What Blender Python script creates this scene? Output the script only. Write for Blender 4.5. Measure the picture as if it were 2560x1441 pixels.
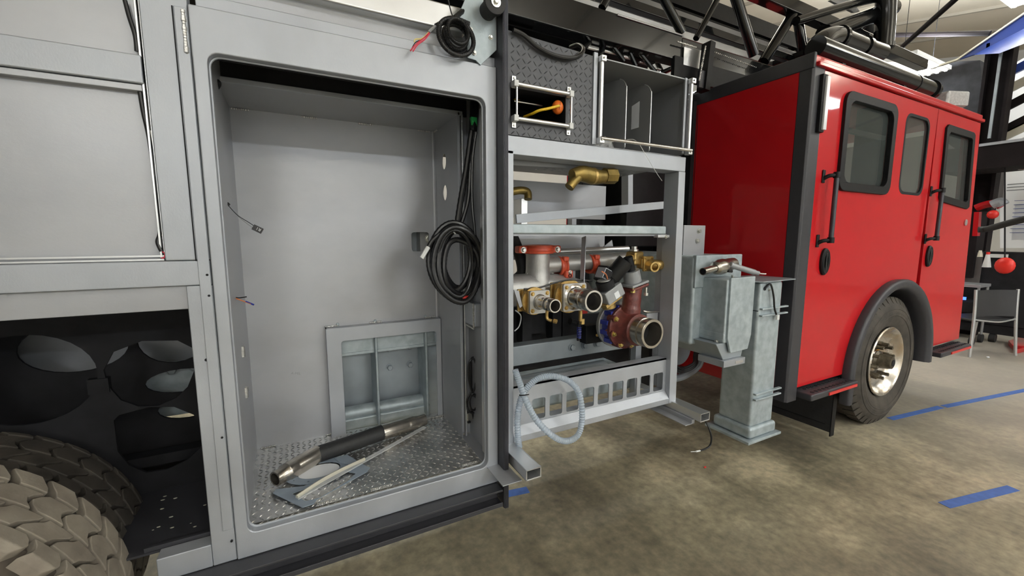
import bpy, bmesh, math, random
from mathutils import Vector, Matrix
from mathutils.geometry import tessellate_polygon
random.seed(7)
for o in list(bpy.data.objects): bpy.data.objects.remove(o)
C = bpy.context.scene.collection
SC = bpy.context.scene
PI = math.pi
# ---------------------------------------------------------------- camera, world, exposure, lamps
cam = bpy.data.cameras.new('camera'); co = bpy.data.objects.new('camera', cam); C.objects.link(co)
cam.sensor_width = 36.0; cam.lens = 36.0 * 1036.0 / 2560.0; cam.clip_start = 0.02; cam.clip_end = 200
_p = math.atan(130/1036.); _y = math.atan(545/math.hypot(1036., 130))
co.location = (0, 0, 1.5); co.rotation_euler = (PI/2 - _p, 0, -_y)
SC.camera = co
SC.view_settings.view_transform = 'Standard'; SC.view_settings.look = 'None'
SC.view_settings.gamma = 1.0; SC.view_settings.exposure = 0.12; SC.view_settings.use_curve_mapping = False
wd = bpy.data.worlds.new('world'); SC.world = wd; wd.use_nodes = True
wd.node_tree.nodes['Background'].inputs[0].default_value = (0.9, 0.95, 1.0, 1)
wd.node_tree.nodes['Background'].inputs[1].default_value = 0.35
LAMP_SPOTS = [(-3.5,-1.6,4.0),(-0.4,-1.6,4.0),(2.7,-1.6,4.0),(5.8,-1.6,4.0),(9.0,-1.6,4.0),
              (-2,-5.2,3.35),(2.0,-5.2,3.35),(6.0,-5.2,3.35),(-2.5,5.2,5.4),(1.5,5.2,5.4),(5.5,5.2,5.4),
              (8.8,3.147,4.12),(9.3,2.313,4.944)]
LAMP_POWER = [6,8,20,32,36, 92,142,150, 60,60,60, 14,16]
UP_FILL = 1.2   # strength of the added upward fill that brightens the ceiling liner
def area(loc, sx, sy, power, col=(0.90,0.96,1.0)):
    l = bpy.data.lights.new('lamp_and_fill','AREA'); l.shape='RECTANGLE'; l.size=sx; l.size_y=sy; l.energy=power; l.color=col
    o = bpy.data.objects.new('lamp_and_fill', l); C.objects.link(o); o.location = loc; return o
for (x,y,z),pw in zip(LAMP_SPOTS, LAMP_POWER):
    area((x,y,z-0.012), 1.15, 0.36, pw)
    area((x,y,z+0.085), 1.15, 0.36, pw*UP_FILL if y < 4 and x < 8 else 130).rotation_euler = (PI,0,0)  # extra upward fill added above each housing to lift the ceiling

# ---------------------------------------------------------------- materials
MATS = {}
def nt(name):
    m = bpy.data.materials.new(name); m.use_nodes = True
    n = m.node_tree.nodes; l = m.node_tree.links
    return m, n, l, n['Principled BSDF']
def mat(name, col, rough=0.5, metal=0.0, var=0.0, scale=8.0, stretch=(1,1,1), bump=0.0, bscale=60.0, coat=0.0, col2=None, rvar=0.0, detail=5.0, spec=None):
    m, n, l, b = nt(name)
    b.inputs['Base Color'].default_value = (*col, 1); b.inputs['Roughness'].default_value = rough
    b.inputs['Metallic'].default_value = metal
    if coat: b.inputs['Coat Weight'].default_value = coat; b.inputs['Coat Roughness'].default_value = 0.04
    if spec is not None: b.inputs['Specular IOR Level'].default_value = spec
    if var or col2 or bump or rvar:
        tc = n.new('ShaderNodeTexCoord'); mp = n.new('ShaderNodeMapping'); mp.inputs['Scale'].default_value = stretch
        geo = n.new('ShaderNodeNewGeometry')
        l.new(geo.outputs['Position'], mp.inputs[0])
        nz = n.new('ShaderNodeTexNoise'); nz.inputs['Scale'].default_value = scale; nz.inputs['Detail'].default_value = detail
        l.new(mp.outputs[0], nz.inputs['Vector'])
        if var or col2:
            cr = n.new('ShaderNodeValToRGB')
            c2 = col2 if col2 else tuple(min(1, c*(1+var)) for c in col)
            c1 = col if col2 else tuple(c*(1-var) for c in col)
            cr.color_ramp.elements[0].position = 0.34; cr.color_ramp.elements[1].position = 0.66
            cr.color_ramp.elements[0].color = (*c1, 1); cr.color_ramp.elements[1].color = (*c2, 1)
            l.new(nz.outputs['Fac'], cr.inputs[0]); l.new(cr.outputs[0], b.inputs['Base Color'])
        if rvar:
            mr = n.new('ShaderNodeMapRange'); mr.inputs[3].default_value = rough-rvar; mr.inputs[4].default_value = rough+rvar
            mr.inputs[1].default_value = .3; mr.inputs[2].default_value = .7
            l.new(nz.outputs['Fac'], mr.inputs[0]); l.new(mr.outputs[0], b.inputs['Roughness'])
        if bump:
            n2 = n.new('ShaderNodeTexNoise'); n2.inputs['Scale'].default_value = bscale; n2.inputs['Detail'].default_value = 3
            l.new(mp.outputs[0], n2.inputs['Vector'])
            bp = n.new('ShaderNodeBump'); bp.inputs['Strength'].default_value = bump; bp.inputs['Distance'].default_value = 0.004
            l.new(n2.outputs['Fac'], bp.inputs['Height']); l.new(bp.outputs[0], b.inputs['Normal'])
    MATS[name] = m; return m
def emis(name, col, s):
    m, n, l, b = nt(name); b.inputs['Base Color'].default_value = (*col,1)
    b.inputs['Emission Color'].default_value = (*col,1); b.inputs['Emission Strength'].default_value = s
    MATS[name] = m; return m
ALU   = mat('brushed_aluminium', (0.415,0.437,0.472), 0.44, 0.45, var=0.09, scale=5, stretch=(1.0,1,0.6), rvar=0.08, bump=0.05, bscale=220)
ALUP  = mat('aluminium_sheet', (0.40,0.41,0.432), 0.40, 0.50, var=0.12, scale=2.2, stretch=(1,1,1.6), rvar=0.10, bump=0.04, bscale=120)
ALUB  = mat('bright_aluminium', (0.76,0.765,0.77), 0.34, 0.92, var=0.05, scale=5)
WELD  = mat('weld_bead', (0.74,0.73,0.70), 0.33, 0.9, var=0.15, scale=90, bump=0.6, bscale=150)
CHECK = mat('checker_plate_metal', (0.60,0.595,0.58), 0.27, 0.85, var=0.10, scale=9, rvar=0.08)
CHECKD= mat('charcoal_checker_plate', (0.075,0.078,0.086), 0.48, 0.25, var=0.08, scale=20, bump=0.1, bscale=400)
GALV  = mat('galvanised_steel', (0.35,0.405,0.43), 0.50, 0.45, col2=(0.48,0.545,0.57), scale=22, detail=7, rvar=0.10, bump=0.18, bscale=60)
GALVS = mat('silver_painted_steel', (0.33,0.37,0.40), 0.45, 0.45, var=0.10, scale=7, bump=0.05, bscale=90)
BLKG  = mat('gloss_black_paint', (0.007,0.008,0.009), 0.16, 0.0, coat=0.5, spec=0.3)
BLKP  = mat('black_powder_coat', (0.008,0.008,0.009), 0.5, 0.0, var=0.2, scale=30, bump=0.12, bscale=500, spec=0.25)
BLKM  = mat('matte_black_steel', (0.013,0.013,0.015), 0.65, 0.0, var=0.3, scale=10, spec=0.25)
CHAR  = mat('charcoal_trim_paint', (0.036,0.036,0.042), 0.45, 0.0, var=0.05, scale=40, bump=0.1, bscale=500)
EXTR  = mat('black_anodised_extrusion', (0.06,0.06,0.07), 0.42, 0.4, var=0.1, scale=30)
RUB   = mat('black_rubber', (0.018,0.018,0.019), 0.62, 0.0, var=0.15, scale=60, bump=0.1, bscale=300)
LOOM  = mat('black_loom_plastic', (0.010,0.010,0.011), 0.33, 0.0)
TYRE  = mat('dusty_tyre_rubber', (0.205,0.175,0.14), 0.85, 0.0, col2=(0.29,0.255,0.205), scale=14, bump=0.25, bscale=110)
TYREI = mat('dirty_groove_rubber', (0.05,0.042,0.034), 0.9, 0.0, col2=(0.09,0.073,0.055), scale=20)
TYREF = mat('worn_tyre_rubber', (0.032,0.027,0.022), 0.75, 0.0, col2=(0.065,0.055,0.044), scale=12, bump=0.2, bscale=90)
RED   = mat('gloss_red_paint', (0.48,0.008,0.012), 0.45, 0.0, coat=0.5, var=0.03, scale=2, spec=0.15)
ORED  = mat('orange_red_coupling_paint', (0.62,0.085,0.035), 0.42, 0.0, coat=0.2, var=0.12, scale=40)
IRON  = mat('red_oxide_cast_iron', (0.135,0.030,0.024), 0.42, 0.05, var=0.25, scale=40, bump=0.25, bscale=160, coat=0.15)
BLUE  = mat('blue_valve_paint', (0.02,0.035,0.30), 0.4, 0.0, coat=0.3)
BRASS = mat('brass_casting', (0.52,0.36,0.135), 0.38, 0.85, var=0.18, scale=40, bump=0.2, bscale=140)
BRASSD= mat('dull_bronze', (0.27,0.19,0.055), 0.40, 0.75, var=0.25, scale=14, bump=0.3, bscale=50)
STEEL = mat('polished_steel', (0.62,0.59,0.55), 0.20, 0.97, var=0.10, scale=20, rvar=0.06)
STEELD= mat('nickel_plated_steel', (0.52,0.48,0.42), 0.26, 0.95, var=0.12, scale=25)
CASTS = mat('cast_stainless', (0.46,0.455,0.44), 0.45, 0.65, var=0.08, scale=30, bump=0.12, bscale=200)
ZINC  = mat('zinc_bolt', (0.62,0.62,0.58), 0.3, 0.9, var=0.15, scale=80)
ZINCY = mat('yellow_zinc_bolt', (0.52,0.42,0.14), 0.35, 0.85, var=0.15, scale=80)
GRYP  = mat('grey_actuator_casting', (0.33,0.34,0.35), 0.5, 0.3, var=0.06, scale=40)
GREYB = mat('grey_shelf_paint', (0.29,0.295,0.30), 0.42, 0.35, var=0.08, scale=3, rvar=0.05)
GASK  = mat('blue_grey_gasket_sheet', (0.25,0.30,0.36), 0.55, 0.0, var=0.06, scale=20)
WHITE = mat('white_plastic', (0.72,0.73,0.72), 0.45)
PAPER = mat('paper', (0.78,0.80,0.83), 0.6)
ORNG  = mat('orange_plastic', (0.80,0.17,0.02), 0.32)
YELL  = mat('yellow_cable', (0.80,0.50,0.02), 0.4)
REDP  = mat('red_plastic', (0.75,0.03,0.02), 0.4)
GREEN = mat('green_tape', (0.02,0.36,0.08), 0.5)
WIRER = mat('pink_red_wire', (0.65,0.05,0.09), 0.45)
WIREY = mat('yellow_wire', (0.75,0.62,0.22), 0.45)
WIREO = mat('orange_wire', (0.62,0.20,0.08), 0.45)
BLUET = mat('blue_floor_tape', (0.055,0.13,0.40), 0.6, var=0.12, scale=25)
BLUEB = mat('blue_beam_paint', (0.03,0.065,0.30), 0.35, 0.0, coat=0.2)
BROWN = mat('dark_brown_steel', (0.013,0.010,0.011), 0.75, 0.0, var=0.2, scale=4, spec=0.15)
BEIGE = mat('ceiling_liner', (0.60,0.53,0.42), 0.75, 0.0, var=0.03, scale=1.5)
BEIGE2= mat('ceiling_batten', (0.30,0.265,0.21), 0.75)
WALL  = mat('shop_wall_paint', (0.58,0.57,0.54), 0.7, 0.0, var=0.03, scale=1.0)
WALLW = mat('white_wall_panel', (0.78,0.78,0.78), 0.6, 0.0, var=0.04, scale=2)
GREYW = mat('grey_wall_panel', (0.13,0.12,0.115), 0.6, 0.0, var=0.08, scale=2)
GLASSM= mat('tinted_window_glass', (0.02,0.024,0.022), 0.04, 0.0, spec=0.9)
LENS  = mat('clear_lens', (0.55,0.56,0.57), 0.12, 0.2, var=0.12, scale=60)
LENSW = mat('white_lens_strip', (0.80,0.81,0.84), 0.2, 0.0)
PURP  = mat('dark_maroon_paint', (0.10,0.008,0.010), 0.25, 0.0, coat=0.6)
RUST  = mat('rusty_chrome_rim', (0.70,0.69,0.66), 0.27, 0.9, col2=(0.52,0.42,0.30), scale=9, detail=8, rvar=0.1)
HUB   = mat('oily_hub_metal', (0.10,0.085,0.06), 0.4, 0.6, var=0.3, scale=40)
AMBER = mat('amber_grease', (0.35,0.16,0.02), 0.3)
CREAM = mat('cream_panel', (0.60,0.57,0.47), 0.6)
CHIN  = mat('black_chair_shell', (0.03,0.03,0.033), 0.45)
CHLEG = mat('pale_metal_leg', (0.55,0.56,0.56), 0.35, 0.7)
REFL  = mat('red_reflector_strip', (0.60,0.03,0.025), 0.3)
TUBEL = emis('lamp_tube_glow', (1.0,0.98,0.95), 9.0)
BLUEL = emis('blue_indicator_glow', (0.05,0.15,1.0), 3.0)
# clear ribbed vinyl hose
m, n, l, b = nt('clear_vinyl_hose'); b.inputs['Base Color'].default_value = (0.74,0.83,0.92,1); b.inputs['Roughness'].default_value = 0.18
b.inputs['Transmission Weight'].default_value = 0.6; b.inputs['IOR'].default_value = 1.4; VINYL = m
m, n, l, b = nt('clear_plastic_film'); b.inputs['Base Color'].default_value = (0.85,0.86,0.86,1); b.inputs['Roughness'].default_value = 0.12
b.inputs['Alpha'].default_value = 0.38; b.inputs['IOR'].default_value = 1.45; FILM = m
m, n, l, b = nt('clear_cab_glass'); b.inputs['Base Color'].default_value = (0.12,0.14,0.135,1); b.inputs['Roughness'].default_value = 0.03
b.inputs['Alpha'].default_value = 0.32; b.inputs['Specular IOR Level'].default_value = 1.0; CGLASS = m
# concrete floor
m, n, l, b = nt('stained_concrete'); CONC = m
geo = n.new('ShaderNodeNewGeometry')
def _noise(sc, det, rough=0.6, mp=None):
    z = n.new('ShaderNodeTexNoise'); z.inputs['Scale'].default_value = sc; z.inputs['Detail'].default_value = det; z.inputs['Roughness'].default_value = rough
    l.new((mp.outputs[0] if mp else geo.outputs['Position']), z.inputs['Vector']); return z
n1 = _noise(0.9, 8, 0.62); n2 = _noise(22, 6); n3 = _noise(170, 3); 
mpp = n.new('ShaderNodeMapping'); mpp.inputs['Scale'].default_value = (1.0,0.45,1); mpp.inputs['Location'].default_value = (3.1,1.7,0); l.new(geo.outputs['Position'], mpp.inputs[0]); n4 = _noise(1.7, 5, 0.7, mpp)
cr = n.new('ShaderNodeValToRGB'); e = cr.color_ramp.elements; e[0].position=.32; e[0].color=(0.14,0.122,0.088,1); e[1].position=.62; e[1].color=(0.46,0.405,0.285,1)
x = e.new(.5); x.color=(0.27,0.24,0.165,1)
l.new(n1.outputs['Fac'], cr.inputs[0])
cr4 = n.new('ShaderNodeValToRGB'); cr4.color_ramp.elements[0].position=.36; cr4.color_ramp.elements[0].color=(0.52,0.52,0.52,1); cr4.color_ramp.elements[1].position=.56; cr4.color_ramp.elements[1].color=(1,1,1,1); l.new(n4.outputs['Fac'], cr4.inputs[0])
mx = n.new('ShaderNodeMix'); mx.data_type='RGBA'; mx.blend_type='MULTIPLY'; mx.inputs[0].default_value=1.0
l.new(cr.outputs[0], mx.inputs[6]); l.new(cr4.outputs[0], mx.inputs[7])
cr2 = n.new('ShaderNodeValToRGB'); cr2.color_ramp.elements[0].position=.3; cr2.color_ramp.elements[0].color=(0.72,0.72,0.72,1); cr2.color_ramp.elements[1].position=.72; cr2.color_ramp.elements[1].color=(1.35,1.32,1.25,1); l.new(n2.outputs['Fac'], cr2.inputs[0])
mx2 = n.new('ShaderNodeMix'); mx2.data_type='RGBA'; mx2.blend_type='MULTIPLY'; mx2.inputs[0].default_value=1.0; l.new(mx.outputs[2], mx2.inputs[6]); l.new(cr2.outputs[0], mx2.inputs[7])
# greyer towards the front of the truck
sx = n.new('ShaderNodeSeparateXYZ'); l.new(geo.outputs['Position'], sx.inputs[0])
mr = n.new('ShaderNodeMapRange'); mr.inputs[1].default_value=3.2; mr.inputs[2].default_value=6.0; mr.inputs[3].default_value=0; mr.inputs[4].default_value=0.75; l.new(sx.outputs[0], mr.inputs[0])
mx3 = n.new('ShaderNodeMix'); mx3.data_type='RGBA'; l.new(mr.outputs[0], mx3.inputs[0]); l.new(mx2.outputs[2], mx3.inputs[6]); mx3.inputs[7].default_value=(0.36,0.335,0.30,1)
l.new(mx3.outputs[2], b.inputs['Base Color']); b.inputs['Roughness'].default_value=0.55
bp = n.new('ShaderNodeBump'); bp.inputs['Strength'].default_value=.15; bp.inputs['Distance'].default_value=.003; l.new(n3.outputs['Fac'], bp.inputs['Height']); l.new(bp.outputs[0], b.inputs['Normal'])

# ---------------------------------------------------------------- mesh helpers
def catmull(pts, k=6, closed=False):
    P = [Vector(p) for p in pts]; N = len(P); out = []
    if N < 3: return P
    R = range(N if closed else N-1)
    for i in R:
        p0 = P[(i-1) % N] if closed or i > 0 else P[0]; p1 = P[i]; p2 = P[(i+1) % N]; p3 = P[(i+2) % N] if closed or i+2 < N else P[-1]
        for j in range(k):
            t = j/k
            out.append(0.5*((2*p1)+(-p0+p2)*t+(2*p0-5*p1+4*p2-p3)*t*t+(-p0+3*p1-3*p2+p3)*t**3))
    if not closed: out.append(P[-1])
    return out
def rrect(x0, x1, z0, z1, r, k=5):
    pts = []
    for cx, cz, a0 in ((x1-r,z1-r,0),(x0+r,z1-r,PI/2),(x0+r,z0+r,PI),(x1-r,z0+r,1.5*PI)):
        for i in range(k+1):
            a = a0 + i*PI/2/k; pts.append((cx+r*math.cos(a), cz+r*math.sin(a)))
    return pts
def ell(cx, cz, rx, rz, n=28, a0=0, a1=2*PI):
    return [(cx+rx*math.cos(a0+(a1-a0)*i/n), cz+rz*math.sin(a0+(a1-a0)*i/n)) for i in range(n)]
def basis(axis):
    a = Vector(axis).normalized(); u = a.orthogonal().normalized()
    if abs(a.z) < 0.9: u = Vector((0,0,1)).cross(a).normalized()
    return a, u, a.cross(u)
def attach(o, parent):
    o.parent = parent
    o.matrix_parent_inverse = Matrix.Translation(-parent.location) if parent.parent is None else Matrix.Identity(4)
class M:
    def __init__(s): s.v = []; s.f = []
    def add(s, v, f):
        o = len(s.v); s.v += [tuple(p) for p in v]; s.f += [tuple(i+o for i in q) for q in f]; return s
    def box(s, x0, x1, y0, y1, z0, z1, rot=None, piv=None):
        v = [Vector(p) for p in ((x0,y0,z0),(x1,y0,z0),(x1,y1,z0),(x0,y1,z0),(x0,y0,z1),(x1,y0,z1),(x1,y1,z1),(x0,y1,z1))]
        if rot is not None:
            c = Vector(piv) if piv else Vector(((x0+x1)/2,(y0+y1)/2,(z0+z1)/2)); v = [c + rot @ (p-c) for p in v]
        return s.add(v, [(0,3,2,1),(4,5,6,7),(0,1,5,4),(1,2,6,5),(2,3,7,6),(3,0,4,7)])
    def beam(s, p0, p1, w, h, up=(0,0,1)):
        p0 = Vector(p0); p1 = Vector(p1); d = (p1-p0).normalized(); u = Vector(up); sd = d.cross(u).normalized(); u = sd.cross(d)
        v = [p + sd*a*w/2 + u*b_*h/2 for p in (p0,p1) for a, b_ in ((-1,-1),(1,-1),(1,1),(-1,1))]
        return s.add(v, [(0,3,2,1),(4,5,6,7),(0,1,5,4),(1,2,6,5),(2,3,7,6),(3,0,4,7)])
    def lathe(s, org, axis, prof, n=24, cap=True, close=False, ang=0.0):
        a, u, w = basis(axis); org = Vector(org); v = []; f = []
        for t, r in prof:
            for i in range(n):
                th = 2*PI*i/n + ang; v.append(org + a*t + (u*math.cos(th)+w*math.sin(th))*r)
        K = len(prof)
        for j in range(K-1 + (1 if close else 0)):
            j2 = (j+1) % K
            for i in range(n):
                i2 = (i+1) % n; f.append((j*n+i, j*n+i2, j2*n+i2, j2*n+i))
        if cap and not close:
            if prof[0][1] > 1e-6: f.append(tuple(range(n-1,-1,-1)))
            if prof[-1][1] > 1e-6: f.append(tuple((K-1)*n+i for i in range(n)))
        return s.add(v, f)
    def cyl(s, p0, p1, r0, r1=None, n=16):
        d = Vector(p1)-Vector(p0); return s.lathe(p0, d, [(0,r0),(d.length, r0 if r1 is None else r1)], n)
    def ring(s, p0, p1, ro, ri, n=28):
        d = Vector(p1)-Vector(p0); L = d.length; return s.lathe(p0, d, [(0,ri),(0,ro),(L,ro),(L,ri)], n, close=True)
    def tube(s, pts, r, n=8, k=6, closed=False, rib=0.0, ribn=2):
        P = catmull(pts, k, closed) if k > 1 else [Vector(p) for p in pts]
        N = len(P); v = []; f = []; pu = None
        for i in range(N):
            a = P[(i+1) % N] if closed or i < N-1 else P[i]; b_ = P[i-1] if closed or i > 0 else P[i]
            t = (a-b_).normalized()
            if pu is None: pu = t.orthogonal().normalized()
            pu = (pu - t*pu.dot(t)).normalized(); w = t.cross(pu)
            rr = (r[i] if isinstance(r, list) else r)
            if rib and i % ribn: rr -= rib
            for j in range(n):
                th = 2*PI*j/n; v.append(P[i] + (pu*math.cos(th)+w*math.sin(th))*rr)
        for i in range(N if closed else N-1):
            i2 = (i+1) % N
            for j in range(n):
                j2 = (j+1) % n; f.append((i*n+j, i*n+j2, i2*n+j2, i2*n+j))
        if not closed: f.append(tuple(range(n-1,-1,-1))); f.append(tuple((N-1)*n+j for j in range(n)))
        return s.add(v, f)
    def plate(s, outer, holes=(), y0=0.0, y1=0.01, plane='Y'):
        def P3(p, d):
            return (p[0], d, p[1]) if plane == 'Y' else ((d, p[0], p[1]) if plane == 'X' else (p[0], p[1], d))
        loops = [list(outer)] + [list(h) for h in holes]
        tris = tessellate_polygon([[Vector((p[0],p[1],0)) for p in L] for L in loops])
        flat = [p for L in loops for p in L]; N = len(flat)
        v = [P3(p, y0) for p in flat] + [P3(p, y1) for p in flat]
        f = [tuple(t) for t in tris] + [tuple(i+N for i in reversed(t)) for t in tris]
        o = 0
        for L in loops:
            K = len(L)
            for i in range(K): f.append((o+i, o+(i+1) % K, N+o+(i+1) % K, N+o+i))
            o += K
        return s.add(v, f)
    def sphere(s, c, r, n=12, sz=(1,1,1)):
        c = Vector(c); K = n//2; v = []; f = []
        for j in range(K+1):
            ph = PI*j/K
            for i in range(n):
                th = 2*PI*i/n; v.append((c.x+r*sz[0]*math.sin(ph)*math.cos(th), c.y+r*sz[1]*math.sin(ph)*math.sin(th), c.z+r*sz[2]*math.cos(ph)))
        for j in range(K):
            for i in range(n): f.append((j*n+i,(j+1)*n+i,(j+1)*n+(i+1)%n,j*n+(i+1)%n))
        return s.add(v, f)
    def hexbolt(s, p, axis, r=0.01, h=0.008, wr=1.35):
        s.lathe(p, axis, [(0,r*wr),(h*0.25,r*wr)], 14); a = Vector(axis).normalized()
        return s.lathe(Vector(p)+a*h*0.25, axis, [(0,r),(h*0.8,r),(h,r*0.8)], 6)
    def mesh(s, name, m, smooth=0.6):
        me = bpy.data.meshes.new(name); me.from_pydata(s.v, [], s.f)
        bm = bmesh.new(); bm.from_mesh(me); bmesh.ops.remove_doubles(bm, verts=bm.verts, dist=1e-6)
        bmesh.ops.recalc_face_normals(bm, faces=bm.faces); bm.to_mesh(me); bm.free()
        if smooth: me.polygons.foreach_set('use_smooth', [True]*len(me.polygons)); me.set_sharp_from_angle(angle=smooth)
        me.materials.append(m); return me
    def build(s, name, m, parent=None, label=None, cat=None, group=None, bevel=0.0, smooth=0.6, kind=None, seg=2):
        o = bpy.data.objects.new(name, None)
        if parent is None:
            lo = [min(p[i] for p in s.v) for i in range(3)]; hi = [max(p[i] for p in s.v) for i in range(3)]
            c = ((lo[0]+hi[0])/2, (lo[1]+hi[1])/2, lo[2]); s.v = [(p[0]-c[0],p[1]-c[1],p[2]-c[2]) for p in s.v]
        bpy.data.objects.remove(o)
        o = bpy.data.objects.new(name, s.mesh(name, m, smooth)); C.objects.link(o)
        if parent is None: o.location = c
        else:
            attach(o, parent)
        if bevel:
            b = o.modifiers.new('bevel','BEVEL'); b.width = bevel; b.segments = seg; b.limit_method = 'ANGLE'; b.angle_limit = 0.7; b.harden_normals = True
        if label: o['label'] = label
        if cat: o['category'] = cat
        if group: o['group'] = group
        if kind: o['kind'] = kind
        return o
def thing(name, label, cat, loc, group=None):
    o = bpy.data.objects.new(name, None); C.objects.link(o); o.location = loc; o.empty_display_size = 0.1
    o['label'] = label; o['category'] = cat
    if group: o['group'] = group
    return o
def share(name, src, parent, loc):
    """a further part with shared mesh, moved by loc (world)"""
    o = src.copy(); o.name = name; C.objects.link(o); o.parent = parent; o.location = loc; return o
def boltpart(parent, pts, axis, r=0.01, h=0.008, m=None, name='bolt'):
    base = M().hexbolt((0,0,0), axis, r, h).mesh(name, m or ZINC)
    for p in pts:
        o = bpy.data.objects.new(name, base); C.objects.link(o); attach(o, parent)
        o.location = p
def lozenges(x0, x1, y0, y1, pitch, plane, d, h, L=0.022, W=0.007, inside=None, sgn=1):
    """raised tread lugs, alternately turned, on a sheet"""
    mm = M(); i = 0; a = x0
    while a < x1:
        j = 0; b_ = y0
        while b_ < y1:
            t = math.radians(38 if (i+j) % 2 else -52) if plane != 'Z' else math.radians(45 if (i+j) % 2 else -45)
            if inside is None or inside(a, b_):
                c, s_ = math.cos(t), math.sin(t); q = []
                for (u, w, hh) in ((-L/2,0,0),(-L/5,-W/2,0),(L/5,-W/2,0),(L/2,0,0),(L/5,W/2,0),(-L/5,W/2,0),(-L/4,0,1),(L/4,0,1)):
                    pa, pb = a+u*c-w*s_, b_+u*s_+w*c
                    q.append((pa, pb, d+h*hh) if plane == 'Z' else (pa, d-sgn*h*hh, pb))
                mm.add(q, [(0,1,6),(1,2,7,6),(2,3,7),(3,4,7),(4,5,6,7),(5,0,6)])
            b_ += pitch; j += 1
        a += pitch; i += 1
    return mm
def text(body, size, m, parent, mw, name='printed_text', extr=0.0004):
    cu = bpy.data.curves.new(name, 'FONT'); cu.body = body; cu.size = size; cu.extrude = extr; cu.align_x = 'CENTER'; cu.align_y = 'CENTER'
    t = bpy.data.objects.new(name, cu); C.objects.link(t)
    dg = bpy.context.evaluated_depsgraph_get(); me = bpy.data.meshes.new_from_object(t.evaluated_get(dg)); bpy.data.objects.remove(t)
    me.transform(mw); me.materials.clear(); me.materials.append(m)
    o = bpy.data.objects.new(name, me); C.objects.link(o); attach(o, parent)
    return o

# ================================================================= THE SETTING
def struct(m, name, mt, **k):
    k['kind'] = 'structure'; return m.build(name, mt, **k)
struct(M().box(-9,15,-7,9,-0.1,0), 'floor', CONC)
def roofz(y): return 4.95 + 0.22*y
rf = M(); rf.add([(-9,-7,roofz(-7)),(15,-7,roofz(-7)),(15,9,roofz(9)),(-9,9,roofz(9)),(-9,-7,roofz(-7)+.1),(15,-7,roofz(-7)+.1),(15,9,roofz(9)+.1),(-9,9,roofz(9)+.1)],
    [(0,1,2,3),(7,6,5,4),(0,4,5,1),(1,5,6,2),(2,6,7,3),(3,7,4,0)])
ceil = struct(rf, 'ceiling', BEIGE, smooth=0)
pm = M().beam((0,-7,0),(0,9,0.22*16),0.05,0.05).mesh('roof_purlin', BEIGE2, 0)
for x in (-6,-4,-2,0,2,4,5.5,7,8.5,10.0,11.5,13):
    o = bpy.data.objects.new('batten', pm); C.objects.link(o); attach(o, ceil); o.location = (x,0,roofz(-7)-0.025)
struct(M().box(-9.1,-9,-7,9,0,7.0), 'wall_left', WALL)
struct(M().box(-9,15,-7.1,-7,0,3.5), 'wall_front', WALLW)
struct(M().box(-9,15,9,9.1,0,7.0), 'wall_back', WALL)
struct(M().box(15,15.1,-7,9,0,7.0), 'wall_right', WALL)
# shop lamps
def make_lamp(x, y, z, label, group=None):
    t = thing('ceiling_lamp', label, 'lamp', (x,y,z), group)
    M().box(x-.62,x+.62,y-.2,y+.2,z+.01,z+.07).build('housing', WHITE, t)
    for k in range(4):
        M().box(x-.58,x+.58,y-.165+k*.1,y-.135+k*.1,z-.008,z+.006).build('tube', TUBEL, t)
    M().cyl((x-.5,y,z+.07),(x-.5,y,roofz(y)-.0),.004,n=5).build('hanger_wire', BLKM, t)
    M().cyl((x+.5,y,z+.07),(x+.5,y,roofz(y)-.0),.004,n=5).build('hanger_wire', BLKM, t)
for i,(x,y,z) in enumerate(LAMP_SPOTS):
    if i < 5: lb, g = 'white tube lamp hanging above the open floor level with ' + ('the rear tyre','the compartment','the pump module','the cab doors','the brown column')[i], 'lamps over the open floor'
    elif i < 8: lb, g = 'white tube lamp of the outer row level with ' + ('the rear tyre','the stabiliser jack','the front of the cab')[i-5], 'lamps over the open floor'
    elif i < 11: lb, g = 'white tube lamp beyond the truck level with ' + ('the rear tyre','the pump module','the cab')[i-8], 'lamps over the far side'
    elif i == 11: lb, g = 'glowing tube lamp seen just behind the tubes on the cab roof', None
    elif i == 12: lb, g = 'glowing tube lamp at the top right corner above the blue beam', None
    make_lamp(x, y, z, lb, g)
# tape on the floor
def tape(p0, p1, w, label, x=0):
    a = Vector(p0); b_ = Vector(p1); d = (b_-a).normalized(); s_ = Vector((-d.y,d.x,0))*w/2
    q = [a-s_, b_-s_, b_+s_, a+s_]
    M().plate([(p.x,p.y) for p in q], (), 0.0005, 0.0025, 'Z').build('floor_tape', BLUET, label=label, cat='tape')
tape((4.273,1.445,0), (4.976,1.35,0), .05, 'blue tape strip on the floor running out from beside the front tyre')
tape((5.013,1.341,0), (6.95,1.02,0), .05, 'blue tape strip on the floor ending at the right edge of the photo')
tape((3.144,0.788,0), (3.734,0.661,0), .055, 'short blue tape strip lying alone in the lower right of the floor')
tape((0.857,2.038,0), (1.148,1.993,0), .06, 'blue tape patch on the floor at the foot of the black ribbed post')
M().sphere((2.287,1.663,0.006), .008, 8, (1.3,.8,.7)).build('plastic_scrap', REDP, label='tiny red plastic scrap on the concrete near the loose black cable', cat='scrap')

# ================================================================= EQUIPMENT BODY (left)
body = thing('equipment_body', 'bare aluminium rear equipment body with an open compartment in the middle', 'truck body', (0,1.9,0.43))
F = 1.45
# front frame around the open compartment
fr = M().plate([(-.215,.492),(.69,.492),(.69,2.112),(-.215,2.112)], [rrect(-.182,.645,.57,1.997,.03)], F-.006, F+.024)
fr.build('compartment_frame', ALU, body, bevel=.004)
# rolled lip of the opening
lip = M().tube([(x,F+.022,z) for x,z in rrect(-.181,.644,.571,1.996,.03)], .0035, 8, 1, closed=True); lip.build('opening_lip', ALU, body)
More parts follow.
